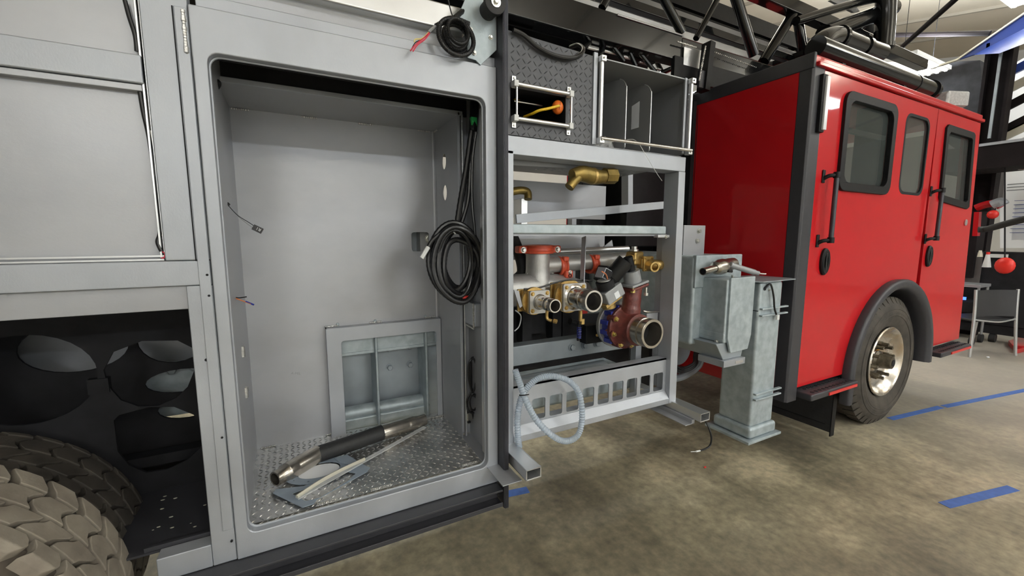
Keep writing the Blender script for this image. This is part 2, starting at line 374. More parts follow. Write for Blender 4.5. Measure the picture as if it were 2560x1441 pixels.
# jamb returns behind the frame
M().box(-.215,-.186,F+.05,1.74,.50,2.10).build('jamb', ALUP, body)
M().box(.715,.73,F+.05,1.75,.52,2.10).build('jamb', ALUP, body)
M().box(-.2,.715,F+.05,1.75,2.085,2.105).build('header_plate', BLKM, body)
M().box(-.19,.715,1.745,1.755,2.01,2.105).build('closing_panel', BLKM, body)
M().box(-.205,.70,F+.052,F+.058,2.0,2.085).build('header_plate', BLKM, body)
# door track on the right of the opening
for i,x in enumerate((.652,.667)):
    M().box(x,x+.006,F+.03,F+.07,.60,1.98).build('track_rail', ALUB, body, bevel=.001)
M().box(.660,.664,F+.055,F+.06,.60,1.98).build('track_rail', BLKM, body)
# inner box
IX0, IX1, IY0, IY1, IZ0, IZ1 = -.198, .640, 1.725, 2.05, .565, 2.008
back = M().plate([(IX0,IZ0),(IX1,IZ0),(IX1,IZ1),(IX0,IZ1)], [rrect(.512,.600,1.424,1.519,.012), rrect(.150,.640-.002,.5652,1.05,.01)], IY1, IY1+.006)
back.build('back_panel', ALUP, body, label='smooth grey aluminium back panel of the compartment')
M().box(IX0-.004,IX0,IY0,IY1,IZ0,IZ1).build('side_panel', ALUP, body)
M().plate([(IY0,IZ0),(IY1,IZ0),(IY1,IZ1),(IY0,IZ1)], [ell(1.913,1.845,.030,.036), ell(1.910,1.702,.030,.036)], IX1, IX1+.004, 'X').build('side_panel', ALUP, body, label='side panel with two round holes')
M().box(IX0,IX1,IY0,IY1,IZ1,IZ1+.004).build('top_panel', ALUP, body)
# folded front flanges of the inner box
M().box(IX0-.012,IX0+.004,IY0-.010,IY0,.60,IZ1+.01).build('flange', ALU, body, bevel=.002)
M().box(IX0-.012,IX0-.006,IY0-.03,IY0-.010,.60,IZ1).build('flange', ALUB, body, bevel=.002)
M().box(IX1-.004,IX1+.008,IY0-.010,IY0,.60,IZ1+.01).build('flange', ALU, body, bevel=.002)
M().box(IX1+.012,IX1+.020,IY0-.016,IY0+.004,.58,IZ1).build('flange', ALUB, body, bevel=.002)
M().box(IX0,IX1+.02,IY0-.010,IY0,IZ1-.004,IZ1+.014).build('flange', ALU, body, bevel=.002)
# seam gap and bright strip down the right of the back panel
M().box(.628,.632,IY1-.004,IY1,IZ0+.5,IZ1).build('seam_strip', ALUB, body)
# floor of diamond plate
M().plate([(-.180,F+.05),(.64,F+.05),(.70,1.60),(.645,1.725),(.64,IY1),(-.198,IY1),(-.198,F+.06)], (), IZ0-.006, IZ0, 'Z').build('compartment_floor', CHECK, body)
lozenges(-.172,.642,F+.04,IY1-.01,.0225,'Z',IZ0,.0026,.022,.0044).build('tread_lugs', CHECK, body, kind='stuff', smooth=0.3)
M().plate([(.642,F+.05),(.715,F+.05),(.715,1.75),(.642,1.75)], [ell(.688,1.66,.022,.030)], IZ0-.004, IZ0+.003, 'Z').build('corner_gusset', ALU, body)
M().ring((.688,1.66,IZ0-.03),(.688,1.66,IZ0+.004),.0245,.021).build('drain_grommet', RUB, body)
M().box(.655,.715,1.60,1.70,IZ0-.04,IZ0-.03).build('floor_pan', BLKM, body)
# right pocket: side sheet and rectangular cross tube
M().plate([(.648,.57),(.728,.57),(.728,2.08),(.648,2.08)], [ell(.685,.652,.026,.040)], 1.755, 1.76).build('pocket_panel', ALUP, body)
M().box(.655,.728,1.60,1.755,1.115,1.215).build('cross_tube', ALU, body, bevel=.006)
M().ring((.685,1.742,.652),(.685,1.757,.652),.029,.023).build('grommet', RUB, body)
# welds
def weld(p0, p1, r=.005, n=None, par=body):
    p0 = Vector(p0); p1 = Vector(p1); L = (p1-p0).length; n = n or max(3,int(L/.007)); mm = M()
    for i in range(n+1):
        q = p0.lerp(p1, i/n); mm.sphere(q, r*random.uniform(.85,1.2), 6, (1,1,1))
    mm.build('weld', WELD, par)
for x in (-.19,.06,.29,.56): weld((x,IY1-.004,IZ1-.004),(x+.055,IY1-.004,IZ1-.004),.004)
for x in (-.18,.08): weld((x,IY1-.004,IZ0+.004),(x+.05,IY1-.004,IZ0+.004),.004)
weld((IX1-.004,IY1-.01,IZ1-.004),(IX1-.004,IY1-.05,IZ1-.004),.004)
weld((.06+.48,IY1-.05,IZ0+.004),(.64,IY1-.05,IZ0+.004),.004)
for x in (.02,.20,.56): weld((x,F+.06,IZ0+.003),(x+.07,F+.06,IZ0+.003),.0035)
weld((.652,1.60,1.11),(.652,1.60,1.215),.005)
weld((.652,1.60,1.11),(.60+.055,1.70,1.11),.004)
for z in (.93,1.08): weld((-.183,1.70,z),(-.183,1.70,z+.03),.008)
weld((-.226,F-.004,1.99),(-.226,F-.004,2.09),.006)
# door box in the lower right of the back panel
DB = 2.012
M().plate([(.102,.562),(.664-.026,.562),(.664-.026,1.084),(.102,1.084)], [rrect(.165,.612,.566,1.02,.012)], DB-.006, DB).build('access_frame', ALU, body, bevel=.002)
M().box(.102,.106,DB,IY1,.562,1.084).build('access_frame_side', ALUP, body)
M().box(.102,.638,DB,IY1,1.080,1.084).build('access_frame_side', ALUP, body)
for x in (.104,.30,.57): weld((x,IY1-.006,1.088),(x+.05,IY1-.006,1.088),.004)
# bracket seen through the access frame
br = M().plate([(.12,.50),(.70,.50),(.70,1.10),(.12,1.10)], (), 2.20, 2.21); br.build('mounting_plate', GALVS, body)
M().box(.12,.70,2.07,2.20,.93,.945).build('bracket_web', GALV, body, bevel=.003)
M().plate([(.12,.945),(.70,.945),(.70,1.10),(.12,1.10)], (), 2.075, 2.085).build('bracket_web', GALV, body)
for x, w in ((.318,.012),(.565,.012),(.150,.012)):
    M().box(x,x+w,2.045,2.20,.56,1.10).build('bracket_rib', GALV, body, bevel=.004)
M().cyl((.14,2.14,.615),(.60,2.14,.615),.035,n=20).build('bracket_tube', GALV, body)
M().box(.14,.60,2.10,2.21,.54,.60).build('bracket_foot', GALV, body, bevel=.01)
boltpart(body, [(.412,2.199,.905),(.52,2.199,.905),(.412,2.199,.805),(.52,2.199,.805)], (0,-1,0), .015, .013, GALVS)
text('A-MIL', .016, GREYB, body, Matrix.Translation((-0.028,2.05,0.885)) @ Matrix.Rotation(math.radians(12),4,'Y') @ Matrix.Rotation(PI/2,4,'X'), 'ink_mark')
# block and bolt seen through the square hole
M().box(.50,.62,2.16,2.17,1.40,1.55).build('backing_sheet', GALVS, body)
M().box(.565,.66,2.09,2.16,1.40,1.535).build('spacer_block', GREYB, body, bevel=.004)
boltpart(body, [(.612,2.088,1.487)], (0,-1,0), .017, .014, ZINC)
# ---- big post left of the compartment and the frames beyond it
M().box(-.318,-.2165,F,F+.05,1.432,2.6).build('corner_post', ALU, body, bevel=.004)
M().box(-.278,-.2165,F,F+.05,.492,1.36).build('corner_post', ALU, body, bevel=.003)
M().box(-.2505,-.2475,F-.0015,F+.001,1.43,2.10).build('post_groove', BLKM, body)
M().box(-.246,-.2185,F-.004,F,.60,2.10).build('post_trim', ALU, body, bevel=.002)
for z in (1.39,1.33,.90,.56): M().cyl((-.226,F-.005,z),(-.226,F+.0,z),.0035,n=8).build('rivet_hole', BLKM, body)
M().cyl((-.247,F-.001,1.142),(-.247,F+.001,1.142),.0045,n=10).build('rivet_hole', BLKM, body)
M().box(-1.6,-.325,F+.004,F+.055,1.894,1.966).build('cross_rail', ALU, body, bevel=.004)
M().box(-1.6,-.330,F+.008,F+.055,1.876,1.892).build('rail_trim', ALUP, body, bevel=.002)
M().box(-1.6,-.2170,F,F+.05,1.361,1.431).build('cross_rail', ALU, body, bevel=.003)
M().box(-1.6,-.279,F+.018,F+.05,1.292,1.360).build('cross_rail', ALUP, body, bevel=.002, label='stained recessed aluminium strip above the wheel opening')
for z in (1.433,1.443): M().box(-1.6,-.322,F+.012,F+.018,z,z+.0045).build('edge_trim', ALUB, body)
for x in (-.3165,-.3250): M().box(x-.004,x,F+.010,F+.02,1.44,2.6).build('edge_trim', ALUB, body)
M().box(-1.6,-.334,F+.030,F+.035,1.43,2.7).build('side_sheet', ALUP, body, label='plain flat aluminium sheet left of the corner post')
M().box(-.41,-.2785,F,F+.05,.492,.565).build('sill', ALU, body, bevel=.003)
# ---- header, upper rail, and the sheet behind it
M().box(-.2,.70,F+.012,F+.06,2.112,2.150).build('header_ledge', ALU, body, bevel=.003)
M().box(-.2,.60,F+.10,F+.13,2.10,2.232).build('upper_sheet', ALUP, body)
M().box(-.45,.60,F+.06,F+.16,2.232,2.318).build('upper_rail', ALUB, body, bevel=.006)
M().box(-.45,.58,F+.13,F+.50,2.25,2.26).build('roof_sheet', BLKM, body)
M().box(-.318,-.2165,F+.01,F+.06,2.6,2.9).build('corner_post', ALU, body)
# bracket with rubber bump wheel
M().plate([(.606,2.118),(.625,2.105),(.688,2.168),(.688,2.42),(.62,2.42),(.535,2.235),(.575,2.235),(.575,2.12)], (), F-.012, F-.006).build('hinge_bracket', GALV, body, bevel=.001)
kb = M().lathe((.652,F-.012,2.288),(0,-1,0),[(0,.030),(.045,.030),(.052,.038),(.068,.038),(.07,.034)],28).build('bump_wheel', RUB, body)
M().cyl((.652,F-.08,2.288),(.652,F-.085,2.288),.018,n=20).build('washer', ZINC, kb)
M().hexbolt((.652,F-.084,2.288),(0,-1,0),.009,.006).build('bolt', ZINC, kb)
boltpart(body, [(.60,F-.014,2.14),(.664,F-.013,2.205),(.588,F-.013,2.215)], (0,-1,0), .006, .006, ZINC)
# ---- black rub rail under the body
rail = M(); rail.box(-.7,.684,1.388,F+.01,.482,.4905); rail.box(-.7,.684,1.44,F+.01,.425,.482); rail.box(-.7,.684,1.388,F+.01,.418,.428); rail.box(-.7,.684,1.388,1.393,.428,.436)
rail.build('rub_rail', CHAR, body, bevel=.002, label='black channel-shaped rub rail along the bottom edge')
# ---- ribbed black post at the corner
post = M().box(.690,.712,1.392,F+.05,.405,3.0); post.build('corner_guard', EXTR, body, label='tall black ribbed corner guard post', bevel=.002)
for i in range(6): M().box(.6935+i*.0029,.6951+i*.0029,1.3885,1.393,.405,3.0).build('guard_rib', EXTR, body)
M().box(.690,.715,F+.05,1.78,.49,2.1).build('end_sheet', ALUP, body)
# ---- wheel opening liner
liner = thing('wheel_liner', 'black steel wheel opening structure with large round cutouts above the rear tyre', 'wheel liner', (-.7,1.9,.6))
P1 = M().plate([(-1.7,.44),(-.226,.44),(-.226,1.30),(-1.7,1.30)],
    [ell(-.80,1.035,.175,.15,30)[:], [(-.605,.985),(-.575,.925),(-.53,.893),(-.475,.885),(-.42,.905),(-.385,.94),(-.36,1.0),(-.35,1.08),(-.40,1.12),(-.50,1.13),(-.58,1.10),(-.61,1.04)],
     [(-.60,.855),(-.585,.872),(-.50,.885),(-.43,.872),(-.375,.83),(-.345,.76),(-.36,.70),(-.41,.655),(-.47,.635),(-.53,.64),(-.575,.68),(-.60,.74)]], 1.88, 1.89)
P1.build('front_gusset', BLKM, liner)
M().box(-.655,-.600,1.875,1.90,.96,1.012).build('gusset_tab', BLKM, liner)
P2 = M().plate([(-1.75,.40),(-.226,.40),(-.226,1.30),(-1.75,1.30)],
    [ell(-.76,1.08,.155,.095,28), ell(-.465,1.085,.115,.105,24), ell(-.45,.90,.12,.05,20), ell(-.44,.78,.10,.045,20)], 2.12, 2.13)
P2.build('rear_gusset', BLKM, liner)
M().box(-1.8,-.1,2.30,2.31,.85,1.5).build('back_sheet', ALUP, liner)
M().box(-1.8,-.1,2.22,2.23,.72,.96).build('hanger_plate', GALV, liner)
boltpart(liner, [(-.50,2.219,.925),(-.42,2.219,.928),(-.50,2.219,.80),(-.425,2.219,.802)], (0,-1,0), .018, .014, GALVS)
M().box(-1.75,-.23,1.60,2.28,1.30,1.31).build('top_sheet', BLKM, liner)
M().box(-.222,-.215,1.55,2.35,.55,1.30).build('end_sheet', BLKM, liner)
M().box(-.62,-.22,1.50,1.95,.555,.562).build('step_plate', CHAR, liner, label='speckled dark step plate beside the inner tyre')
for k in range(14): M().sphere((-.50+random.random()*.2,1.55+random.random()*.3,.563), .0015+.0025*random.random(), 6, (1.8,1,.3)).build('mud_spot', CREAM, liner)
M().box(-.45,-.28,1.505,1.515,.562,.575).build('step_lip', CHAR, liner)
M().box(-1.75,-.30,1.97,2.03,.62,.66).build('brace', BLKM, liner)

# ---- rear tyres
def rear_tyre(yc0, yc1, xc, zc, r, dusty, label, nb=36):
    t = thing('rear_tyre', label, 'tyre', (xc,(yc0+yc1)/2,zc-r))
    W = yc1-yc0; g = .022
    cas = M().lathe((xc,yc0,zc),(0,1,0),[(.03,r*.52),(.0,r*.70),(.005,r*.86),(.022,r-.035),(.04,r-g),(W-.04,r-g),(W-.022,r-.035),(W-.005,r*.86),(0+W,r*.70),(W-.03,r*.52)],72,close=True)
    cas.build('tyre_casing', TYREI if dusty else TYREF, t)
    # four rows of waved lugs
    rows = [(0.0,.055,1,.82,0.0),(.062,.125,1,.90,.35),(.132,.197,1,.90,.65),(.205,W,1,.80,1.0)]
    for ri,(a,b_,k,fill,ph) in enumerate(rows):
        for i in range(nb):
            th0 = 2*PI*(i+ph*.55)/nb
            # only build the lugs of the upper front quarter individually
            d = 2*PI/nb*fill; mm = M(); top = []; bot = []
            outl = []
            nseg = 4
            for s_ in range(nseg+1):
                u = s_/nseg; y = yc0+a+(b_-a)*u; wav = .30*math.sin((u*1.0+ri*.5)*PI)*d*(1 if ri%2 else -1)
                outl.append((y, th0+wav, th0+wav+d*(1-.10*abs(u-.5))))
            for rr_, lst in ((r-g-.004,bot),(r,top)):
                for (y,t0,t1) in outl:
                    e_ = 0 if rr_ < r else (.003 if ri in (0,3) else 0)
                    for tt in (t0,(t0+t1)/2,t1):
                        q = rr_-(.012 if (ri==0 and y<yc0+.01) or (ri==3 and y>yc1-.01) else 0)*(1 if rr_==r else 1)
                        lst.append((xc+q*math.cos(tt), y, zc+q*math.sin(tt)))
            n_ = len(top); f = []
            for s_ in range(nseg):
                for c in range(2):
                    i0 = s_*3+c; f.append((n_+i0,n_+i0+1,n_+i0+4,n_+i0+3))
            for c in range(2): f.append((c,c+1,n_+c+1,n_+c)); e0 = nseg*3+c; f.append((e0,e0+1,n_+e0+1,n_+e0))
            for s_ in range(nseg):
                for c in (0,2): f.append((s_*3+c,(s_+1)*3+c,n_+(s_+1)*3+c,n_+s_*3+c))
            mm.add(bot+top, f)
            vis = (th0 % (2*PI)) < PI*0.75
            if vis:
                mm.build('tread_block', TYRE if dusty else TYREF, t, bevel=.003, seg=1)
            else:
                rest.append(mm)
    return t
rest = []
ty = rear_tyre(1.27,1.54,-.972,.49,.488,True,'big dusty brown rear tyre in the lower left corner, outer of the pair')
allm = M()
for q in rest: allm.add(q.v, q.f)
allm.build('lower_tread', TYRE, ty, kind='stuff')
rest = []
ty = rear_tyre(1.60,1.84,-.972,.46,.455,False,'dark muddy rear tyre behind the dusty outer one')
allm = M()
for q in rest: allm.add(q.v, q.f)
allm.build('lower_tread', TYREF, ty, kind='stuff')
M().lathe((-.972,1.32,.46),(0,1,0),[(0,.27),(.02,.28),(.20,.27),(.24,.10),(.24,.05)],36,cap=False).build('wheel_rim', GALVS, ty)

# ================================================================= LOOSE THINGS IN AND ON THE COMPARTMENT
# black hose with steel ends
h = thing('suction_hose', 'short black rubber hose with polished steel couplings lying across the compartment floor', 'hose', (.2,1.8,.57))
hp = [(-0.112,1.687,0.602), (-0.052,1.732,0.602), (0.028,1.799,0.604), (0.172,1.833,0.606), (0.315,1.875,0.606), (0.417,1.904,0.604), (0.515,1.922,0.602)]
M().tube(hp[2:5], .034, 20, 8).build('rubber_hose', RUB, h)
hp = [Vector(p) for p in hp]
M().tube([hp[2]-(hp[2]-hp[3]).normalized()*-.012, hp[3], hp[4], hp[4]+(hp[4]-hp[3]).normalized()*.01], .0335, 20, 8).build('hose_cover', RUB, h)
def coupling(a, b_, rr):
    a = Vector(a); b_ = Vector(b_); d = (b_-a); L = d.length
    m1 = M().lathe(a, d, [(-.01,rr),(L*.52,rr),(L*.55,rr*.97),(L*.57,rr*1.0),(L*.72,rr*.98),(L*.74,rr*.90),(L*.80,rr*.86),(L*.82,rr*.80),(L,rr*.80),(L,rr*.64),(L*.6,rr*.64)], 28)
    m1.build('steel_coupling', STEELD, h)
coupling(hp[2], hp[0]+(hp[0]-hp[2])*.02, .0355)
coupling(hp[4], hp[6]+(hp[6]-hp[4])*.02, .0345)
# gaskets
def gasket(outer, holes, z, label, mt=GASK):
    return M().plate(outer, holes, z, z+.002, 'Z').build('gasket', mt, label=label, cat='gasket')
def pz2(l): return [(p[0],p[1]) for p in l]
G1 = pz2([(-0.122,1.641,0.57), (-0.028,1.502,0.57), (0.008,1.507,0.57), (0.018,1.527,0.57), (0.203,1.627,0.57), (0.217,1.652,0.57), (0.193,1.698,0.57), (0.14,1.705,0.57), (0.101,1.693,0.57), (-0.021,1.637,0.57), (-0.113,1.663,0.57)])
gasket(G1, [[tuple(a) for a in pz2([(-0.06,1.606,0.57), (-0.018,1.535,0.57), (0.028,1.534,0.57), (0.131,1.598,0.57), (0.162,1.636,0.57), (0.133,1.664,0.57), (0.063,1.657,0.57), (-0.008,1.619,0.57)])]], .5725, 'larger blue-grey gasket nearest the front edge of the compartment floor')
cx, cy = .035, 1.722
gasket(ell(cx,cy,.120,.088,40), [ell(cx,cy,.078,.055,36)] + [ell(cx+.10*math.cos(a),cy+.073*math.sin(a),.004,.004,8) for a in (.6,2.4,3.6,4.3,5.4)], .5755, 'oval blue-grey ring gasket lying under the black hose')
M().plate(ell(cx,cy-.004,.074,.051,36), (), .5725, .5745, 'Z').build('gasket_disc', PAPER, label='pale oval disc inside the ring gasket', cat='gasket')
gasket(pz2([(0.094,1.788,0.575), (0.146,1.789,0.575), (0.176,1.721,0.575), (0.154,1.695,0.575), (0.113,1.736,0.575)]), (), .579, 'blue-grey gasket corner sticking out from under the black hose')
# plastic strip (clear channel)
pa = Vector((-0.044,1.549,0.585)); pb_ = Vector((0.506,1.879,0.585))
M().beam(pa, pb_, .020, .004).build('plastic_strip', FILM, label='long clear plastic strip lying diagonally on the diamond plate', cat='plastic strip')
e = M().tube([pa+Vector((.0,.0,.006)), pa.lerp(pb_,.15)+Vector((0,.006,.012)), pa.lerp(pb_,.3)+Vector((0,.004,.012)), pa.lerp(pb_,.45)+Vector((0,0,.006))], .007, 6, 5)
e.build('paper_wrap', CREAM, label='crumpled cream tape on the near end of the plastic strip', cat='tape')
# upper left cable in the slot beside side sheet
cb = M().tube([(-0.348,1.468,2.097), (-0.343,1.468,2.06), (-0.335,1.468,2.014), (-0.335,1.468,1.977)], .005, 8); cb.build('cable', LOOM, label='black cable in the gap at the very top left, above the cross rail', cat='cable')
cb = thing('cable', 'black cable in the gap beside the corner post with a pink wire end', 'cable', (-0.328,1.468,1.489))
M().tube([(-0.338,1.468,1.884), (-0.335,1.468,1.826), (-0.329,1.468,1.765), (-0.325,1.466,1.682), (-0.322,1.466,1.576), (-0.326,1.466,1.511), (-0.333,1.464,1.484), (-0.326,1.462,1.458)], .005, 8).build('sleeve', LOOM, cb)
M().tube([(-0.326,1.462,1.458), (-0.319,1.46,1.452), (-0.322,1.46,1.44), (-0.328,1.46,1.441)], .0018, 6).build('wire', WIRER, cb)
# left bundle inside the compartment
bd = thing('cable_bundle', 'thin black cables running down the left jamb inside the compartment', 'cable', (-.19,1.68,1.1))
M().tube([(-0.215,1.69,1.995), (-0.22,1.69,1.835), (-0.214,1.69,1.644), (-0.21,1.69,1.54), (-0.207,1.69,1.419), (-0.208,1.69,1.297)], .008, 8).build('cable', LOOM, bd)
M().tube([(-0.207,1.67,1.996), (-0.209,1.68,1.834), (-0.205,1.68,1.644), (-0.204,1.68,1.487), (-0.201,1.68,1.366), (-0.204,1.68,1.291)], .005, 8).build('cable', LOOM, bd)
M().tube([(-0.214,1.66,1.98), (-0.196,1.66,1.989), (-0.183,1.66,1.982), (-0.194,1.67,1.966), (-0.214,1.68,1.963)], .007, 8).build('cable_loop', LOOM, bd)
M().tube([(-0.199,1.66,1.298), (-0.179,1.66,1.292), (-0.155,1.66,1.294)], .0022, 6).build('wire', LOOM, bd)
M().tube([(-0.199,1.66,1.297), (-0.168,1.655,1.282), (-0.143,1.65,1.27)], .0022, 6).build('wire', WIREO, bd)
M().tube([(-0.159,1.654,1.279), (-0.135,1.65,1.266)], .0032, 6, 1).build('wire_terminal', BLUE, bd)
cn = thing('connector_lead', 'two thin wires ending in a small black connector marked R1', 'connector', (-0.154,1.66,1.592))
M().tube([(-0.211,1.67,1.643), (-0.201,1.66,1.617), (-0.185,1.655,1.599)], .008, 10).build('sleeve', LOOM, cn)
M().tube([(-0.185,1.655,1.599), (-0.161,1.65,1.568), (-0.131,1.645,1.545), (-0.111,1.64,1.529)], .0012, 5).build('wire', LOOM, cn)
M().tube([(-0.185,1.655,1.599), (-0.161,1.65,1.566), (-0.14,1.645,1.544), (-0.118,1.64,1.525)], .0012, 5).build('wire', GREYB, cn)
cp = Vector((-0.106,1.63,1.523)); R_ = Matrix.Rotation(math.radians(30),3,'Y')
M().box(cp.x-.0150,cp.x+.0150,cp.y-.006,cp.y+.006,cp.z-.0095,cp.z+.0095,R_).build('connector_body', LOOM, cn, bevel=.001)
text('R1', .014, WHITE, cn, Matrix.Translation((cp.x+.003,cp.y-.0068,cp.z)) @ Matrix.Rotation(math.radians(210),4,'Y') @ Matrix.Rotation(PI/2,4,'X'))
# big black coil
ck = thing('loom_coil', 'large coil of black loom hanging on the right of the open compartment', 'cable coil', (0.576,1.6,1.255))
def loop(cx, cz, rx, rz, y, wob, r, nm='loop', mt=LOOM, par=ck, tilt=0):
    pts = []
    for i in range(14):
        a = 2*PI*i/14; pts.append((cx+rx*math.cos(a)+tilt*math.sin(a), y+wob*math.cos(a*2+cx*90), cz+rz*math.sin(a)+.006*math.cos(3*a+cz*50)))
    M().tube(pts, r, 10, 7, closed=True, rib=.0012).build(nm, mt, par)
c0 = (0.571,1.58,1.396)
for i,(dx,dz,rx,rz,dy,r) in enumerate(((-.002,.002,.108,.150,0,.012),(.010,-.014,.092,.138,-.02,.013),(-.014,.010,.086,.122,.015,.012),(.016,-.022,.074,.112,-.010,.012),(-.004,-.010,.100,.146,-.04,.011),(.022,.008,.070,.112,.03,.012),(.020,-.010,.096,.136,.05,.012),(-.010,-.004,.074,.128,-.03,.008))):
    loop(c0[0]+dx, c0[2]+dz, rx, rz, c0[1]+dy, .012, r)
M().tube([(0.655,1.6,1.928), (0.629,1.6,1.771), (0.599,1.59,1.643), (0.577,1.58,1.539)], .013, 10, 10, rib=.0012).build('loom', LOOM, ck)
M().tube([(0.665,1.6,1.929), (0.646,1.6,1.772), (0.63,1.59,1.644), (0.597,1.58,1.548)], .008, 8, 8).build('loom', LOOM, ck)
M().tube([(0.664,1.58,1.909), (0.647,1.58,1.8), (0.639,1.57,1.643), (0.644,1.56,1.532), (0.653,1.56,1.419)], .006, 8).build('cable', LOOM, ck)
M().tube([(0.556,1.57,1.534), (0.507,1.56,1.512), (0.468,1.55,1.485), (0.448,1.545,1.458)], .008, 8).build('cable', LOOM, ck)
M().tube([(0.448,1.545,1.458), (0.433,1.54,1.437), (0.42,1.54,1.418)], .0085, 8).build('cable_end', WHITE, ck, label='white taped cable end')
M().tube([(0.555,1.56,1.54), (0.551,1.55,1.519), (0.561,1.555,1.509)], .0025, 6).build('cable_tie', WHITE, ck)
M().tube([(0.57,1.57,1.255), (0.597,1.565,1.25), (0.631,1.57,1.254)], [.004]+[.0085]*11+[.004], 8, 6).build('marker_sleeve', REDP, ck, label='bright red marker sleeve at the bottom')
M().box(*(lambda p:(p[0]-.012,p[0]+.012,p[1]-.012,p[1]+.012,p[2]-.016,p[2]+.016))((0.66,1.6,1.952))).build('green_tape_wrap', GREEN, ck)
M().tube([(0.675,1.62,2.035), (0.667,1.61,1.978), (0.658,1.6,1.913)], .018, 10).build('loom', LOOM, ck)
# small coil at the bottom right
sk = thing('cord_bundle', 'small folded bundle of black cord hanging in the narrow pocket at the lower right', 'cord', (0.687,1.7,0.675))
BUN = [[(0.679,1.7,0.947), (0.708,1.7,0.935), (0.701,1.7,0.845), (0.689,1.7,0.781), (0.674,1.7,0.85)],
       [(0.665,1.685,0.94), (0.69,1.685,0.945), (0.699,1.685,0.869), (0.679,1.685,0.797), (0.66,1.685,0.866)],
       [(0.695,1.72,0.928), (0.726,1.72,0.902), (0.719,1.72,0.826), (0.701,1.72,0.777), (0.69,1.72,0.841)],
       [(0.687,1.7,0.791), (0.714,1.7,0.738), (0.699,1.7,0.692), (0.664,1.7,0.703), (0.657,1.7,0.758)],
       [(0.681,1.685,0.789), (0.7,1.685,0.746), (0.688,1.685,0.712), (0.668,1.685,0.72), (0.663,1.685,0.762)]]
for L in BUN: M().tube(L, .0048, 8, 6, closed=True).build('loop', LOOM, sk)
M().tube([(0.68,1.7,0.7), (0.695,1.72,0.65), (0.699,1.75,0.603)], .005, 8).build('tail', LOOM, sk)
M().tube([(0.661,1.68,0.795), (0.678,1.675,0.782), (0.7,1.68,0.791)], .004, 6).build('cable_tie', LOOM, sk)
# coil hanging at the top beside the bracket
tk = thing('loom_coil', 'small coil of ribbed black loom with coloured wire ends above the compartment', 'cable coil', (0.525,1.4,2.109))
def pxloop(cu, cv, ru, rv, Y, r, rib=.001, n=14):
    pts = []
    for i in range(n):
        a = 2*PI*i/n; u_ = cu+ru*math.cos(a); v_ = cv+rv*math.sin(a)
        pts.append((c1[0]+(u_-1140)*kx, Y+.008*math.cos(a), c1[2]-(v_-85)*kz))
    M().tube(pts, r, 10, 10, closed=True, rib=rib).build('loop', LOOM, tk)
c1 = (0.523,1.41,2.175); c2_ = (0.581,1.41,2.188); c3 = (0.522,1.41,2.124); kx = (c2_[0]-c1[0])/40; kz = (c1[2]-c3[2])/40
pxloop(1141,92,45,44,1.41,.0085); pxloop(1145,82,28,34,1.425,.0075); pxloop(1148,85,34,34,1.44,.0075); pxloop(1143,80,27,30,1.40,.007)
M().tube([(0.574,1.42,2.222), (0.524,1.41,2.222), (0.482,1.41,2.204), (0.454,1.41,2.185)], .009, 10, 10, rib=.001).build('loom', LOOM, tk)
M().tube([(0.454,1.41,2.185), (0.44,1.41,2.174), (0.429,1.41,2.162)], .005, 8).build('sheath', GREYB, tk)
M().tube([(0.429,1.41,2.162), (0.405,1.405,2.136), (0.381,1.4,2.126), (0.378,1.4,2.117)], .0022, 6).build('wire', WIREY, tk)
M().tube([(0.429,1.41,2.162), (0.408,1.405,2.136), (0.383,1.4,2.112), (0.364,1.4,2.088)], .0022, 6).build('wire', WIRER, tk)
M().tube([(0.432,1.41,2.16), (0.414,1.405,2.135), (0.388,1.4,2.111), (0.372,1.4,2.088)], .0022, 6).build('wire', WIRER, tk)
M().tube([(0.432,1.41,2.16), (0.407,1.41,2.136), (0.382,1.405,2.118), (0.367,1.4,2.092)], .0015, 6).build('wire', LOOM, tk)
M().tube([(0.503,1.43,2.293), (0.511,1.42,2.246), (0.518,1.41,2.216)], .0022, 6).build('hanging_cord', LOOM, tk)
M().tube([(0.522,1.42,2.23), (0.569,1.45,2.279), (0.636,1.52,2.344)], .009, 8, 8, rib=.001).build('loom', LOOM, tk)

# ================================================================= PUMP MODULE FRAME
pf = thing('pump_module_frame', 'white-grey aluminium frame of the open pump module right of the ribbed black post', 'frame', (1.25,1.6,.62))
G = 1.47
M().box(.735,1.735,G,G+.09,1.815,1.885).build('top_beam', ALU, pf, bevel=.003)
M().plate([(1.690,1.815),(1.737,1.815),(1.752,.623),(1.700,.623)], (), G, G+.09).build('front_post', ALU, pf, bevel=.003)
M().box(.735,.775,G,G+.09,.623,1.83).build('front_post', ALU, pf, bevel=.003)
gr = M().plate([(.775,.684),(1.70,.684),(1.70,.862),(.775,.862)], [rrect(.9165+i*.0912-.034,.9165+i*.0912+.034,.694,.790,.010) for i in range(9)], 1.50, 1.506)
gr.build('slotted_grille', ALU, pf, label='lower panel with a row of upright rounded slots')
M().box(.775,1.70,1.50,1.56,.855,.862).build('grille_flange', ALU, pf)
bt = M().plate([(G,.623),(G,.652),(1.499,.688),(1.56,.688),(1.56,.623)], (), .776, 1.699, 'X'); bt.build('bottom_beam', ALU, pf, bevel=.004)
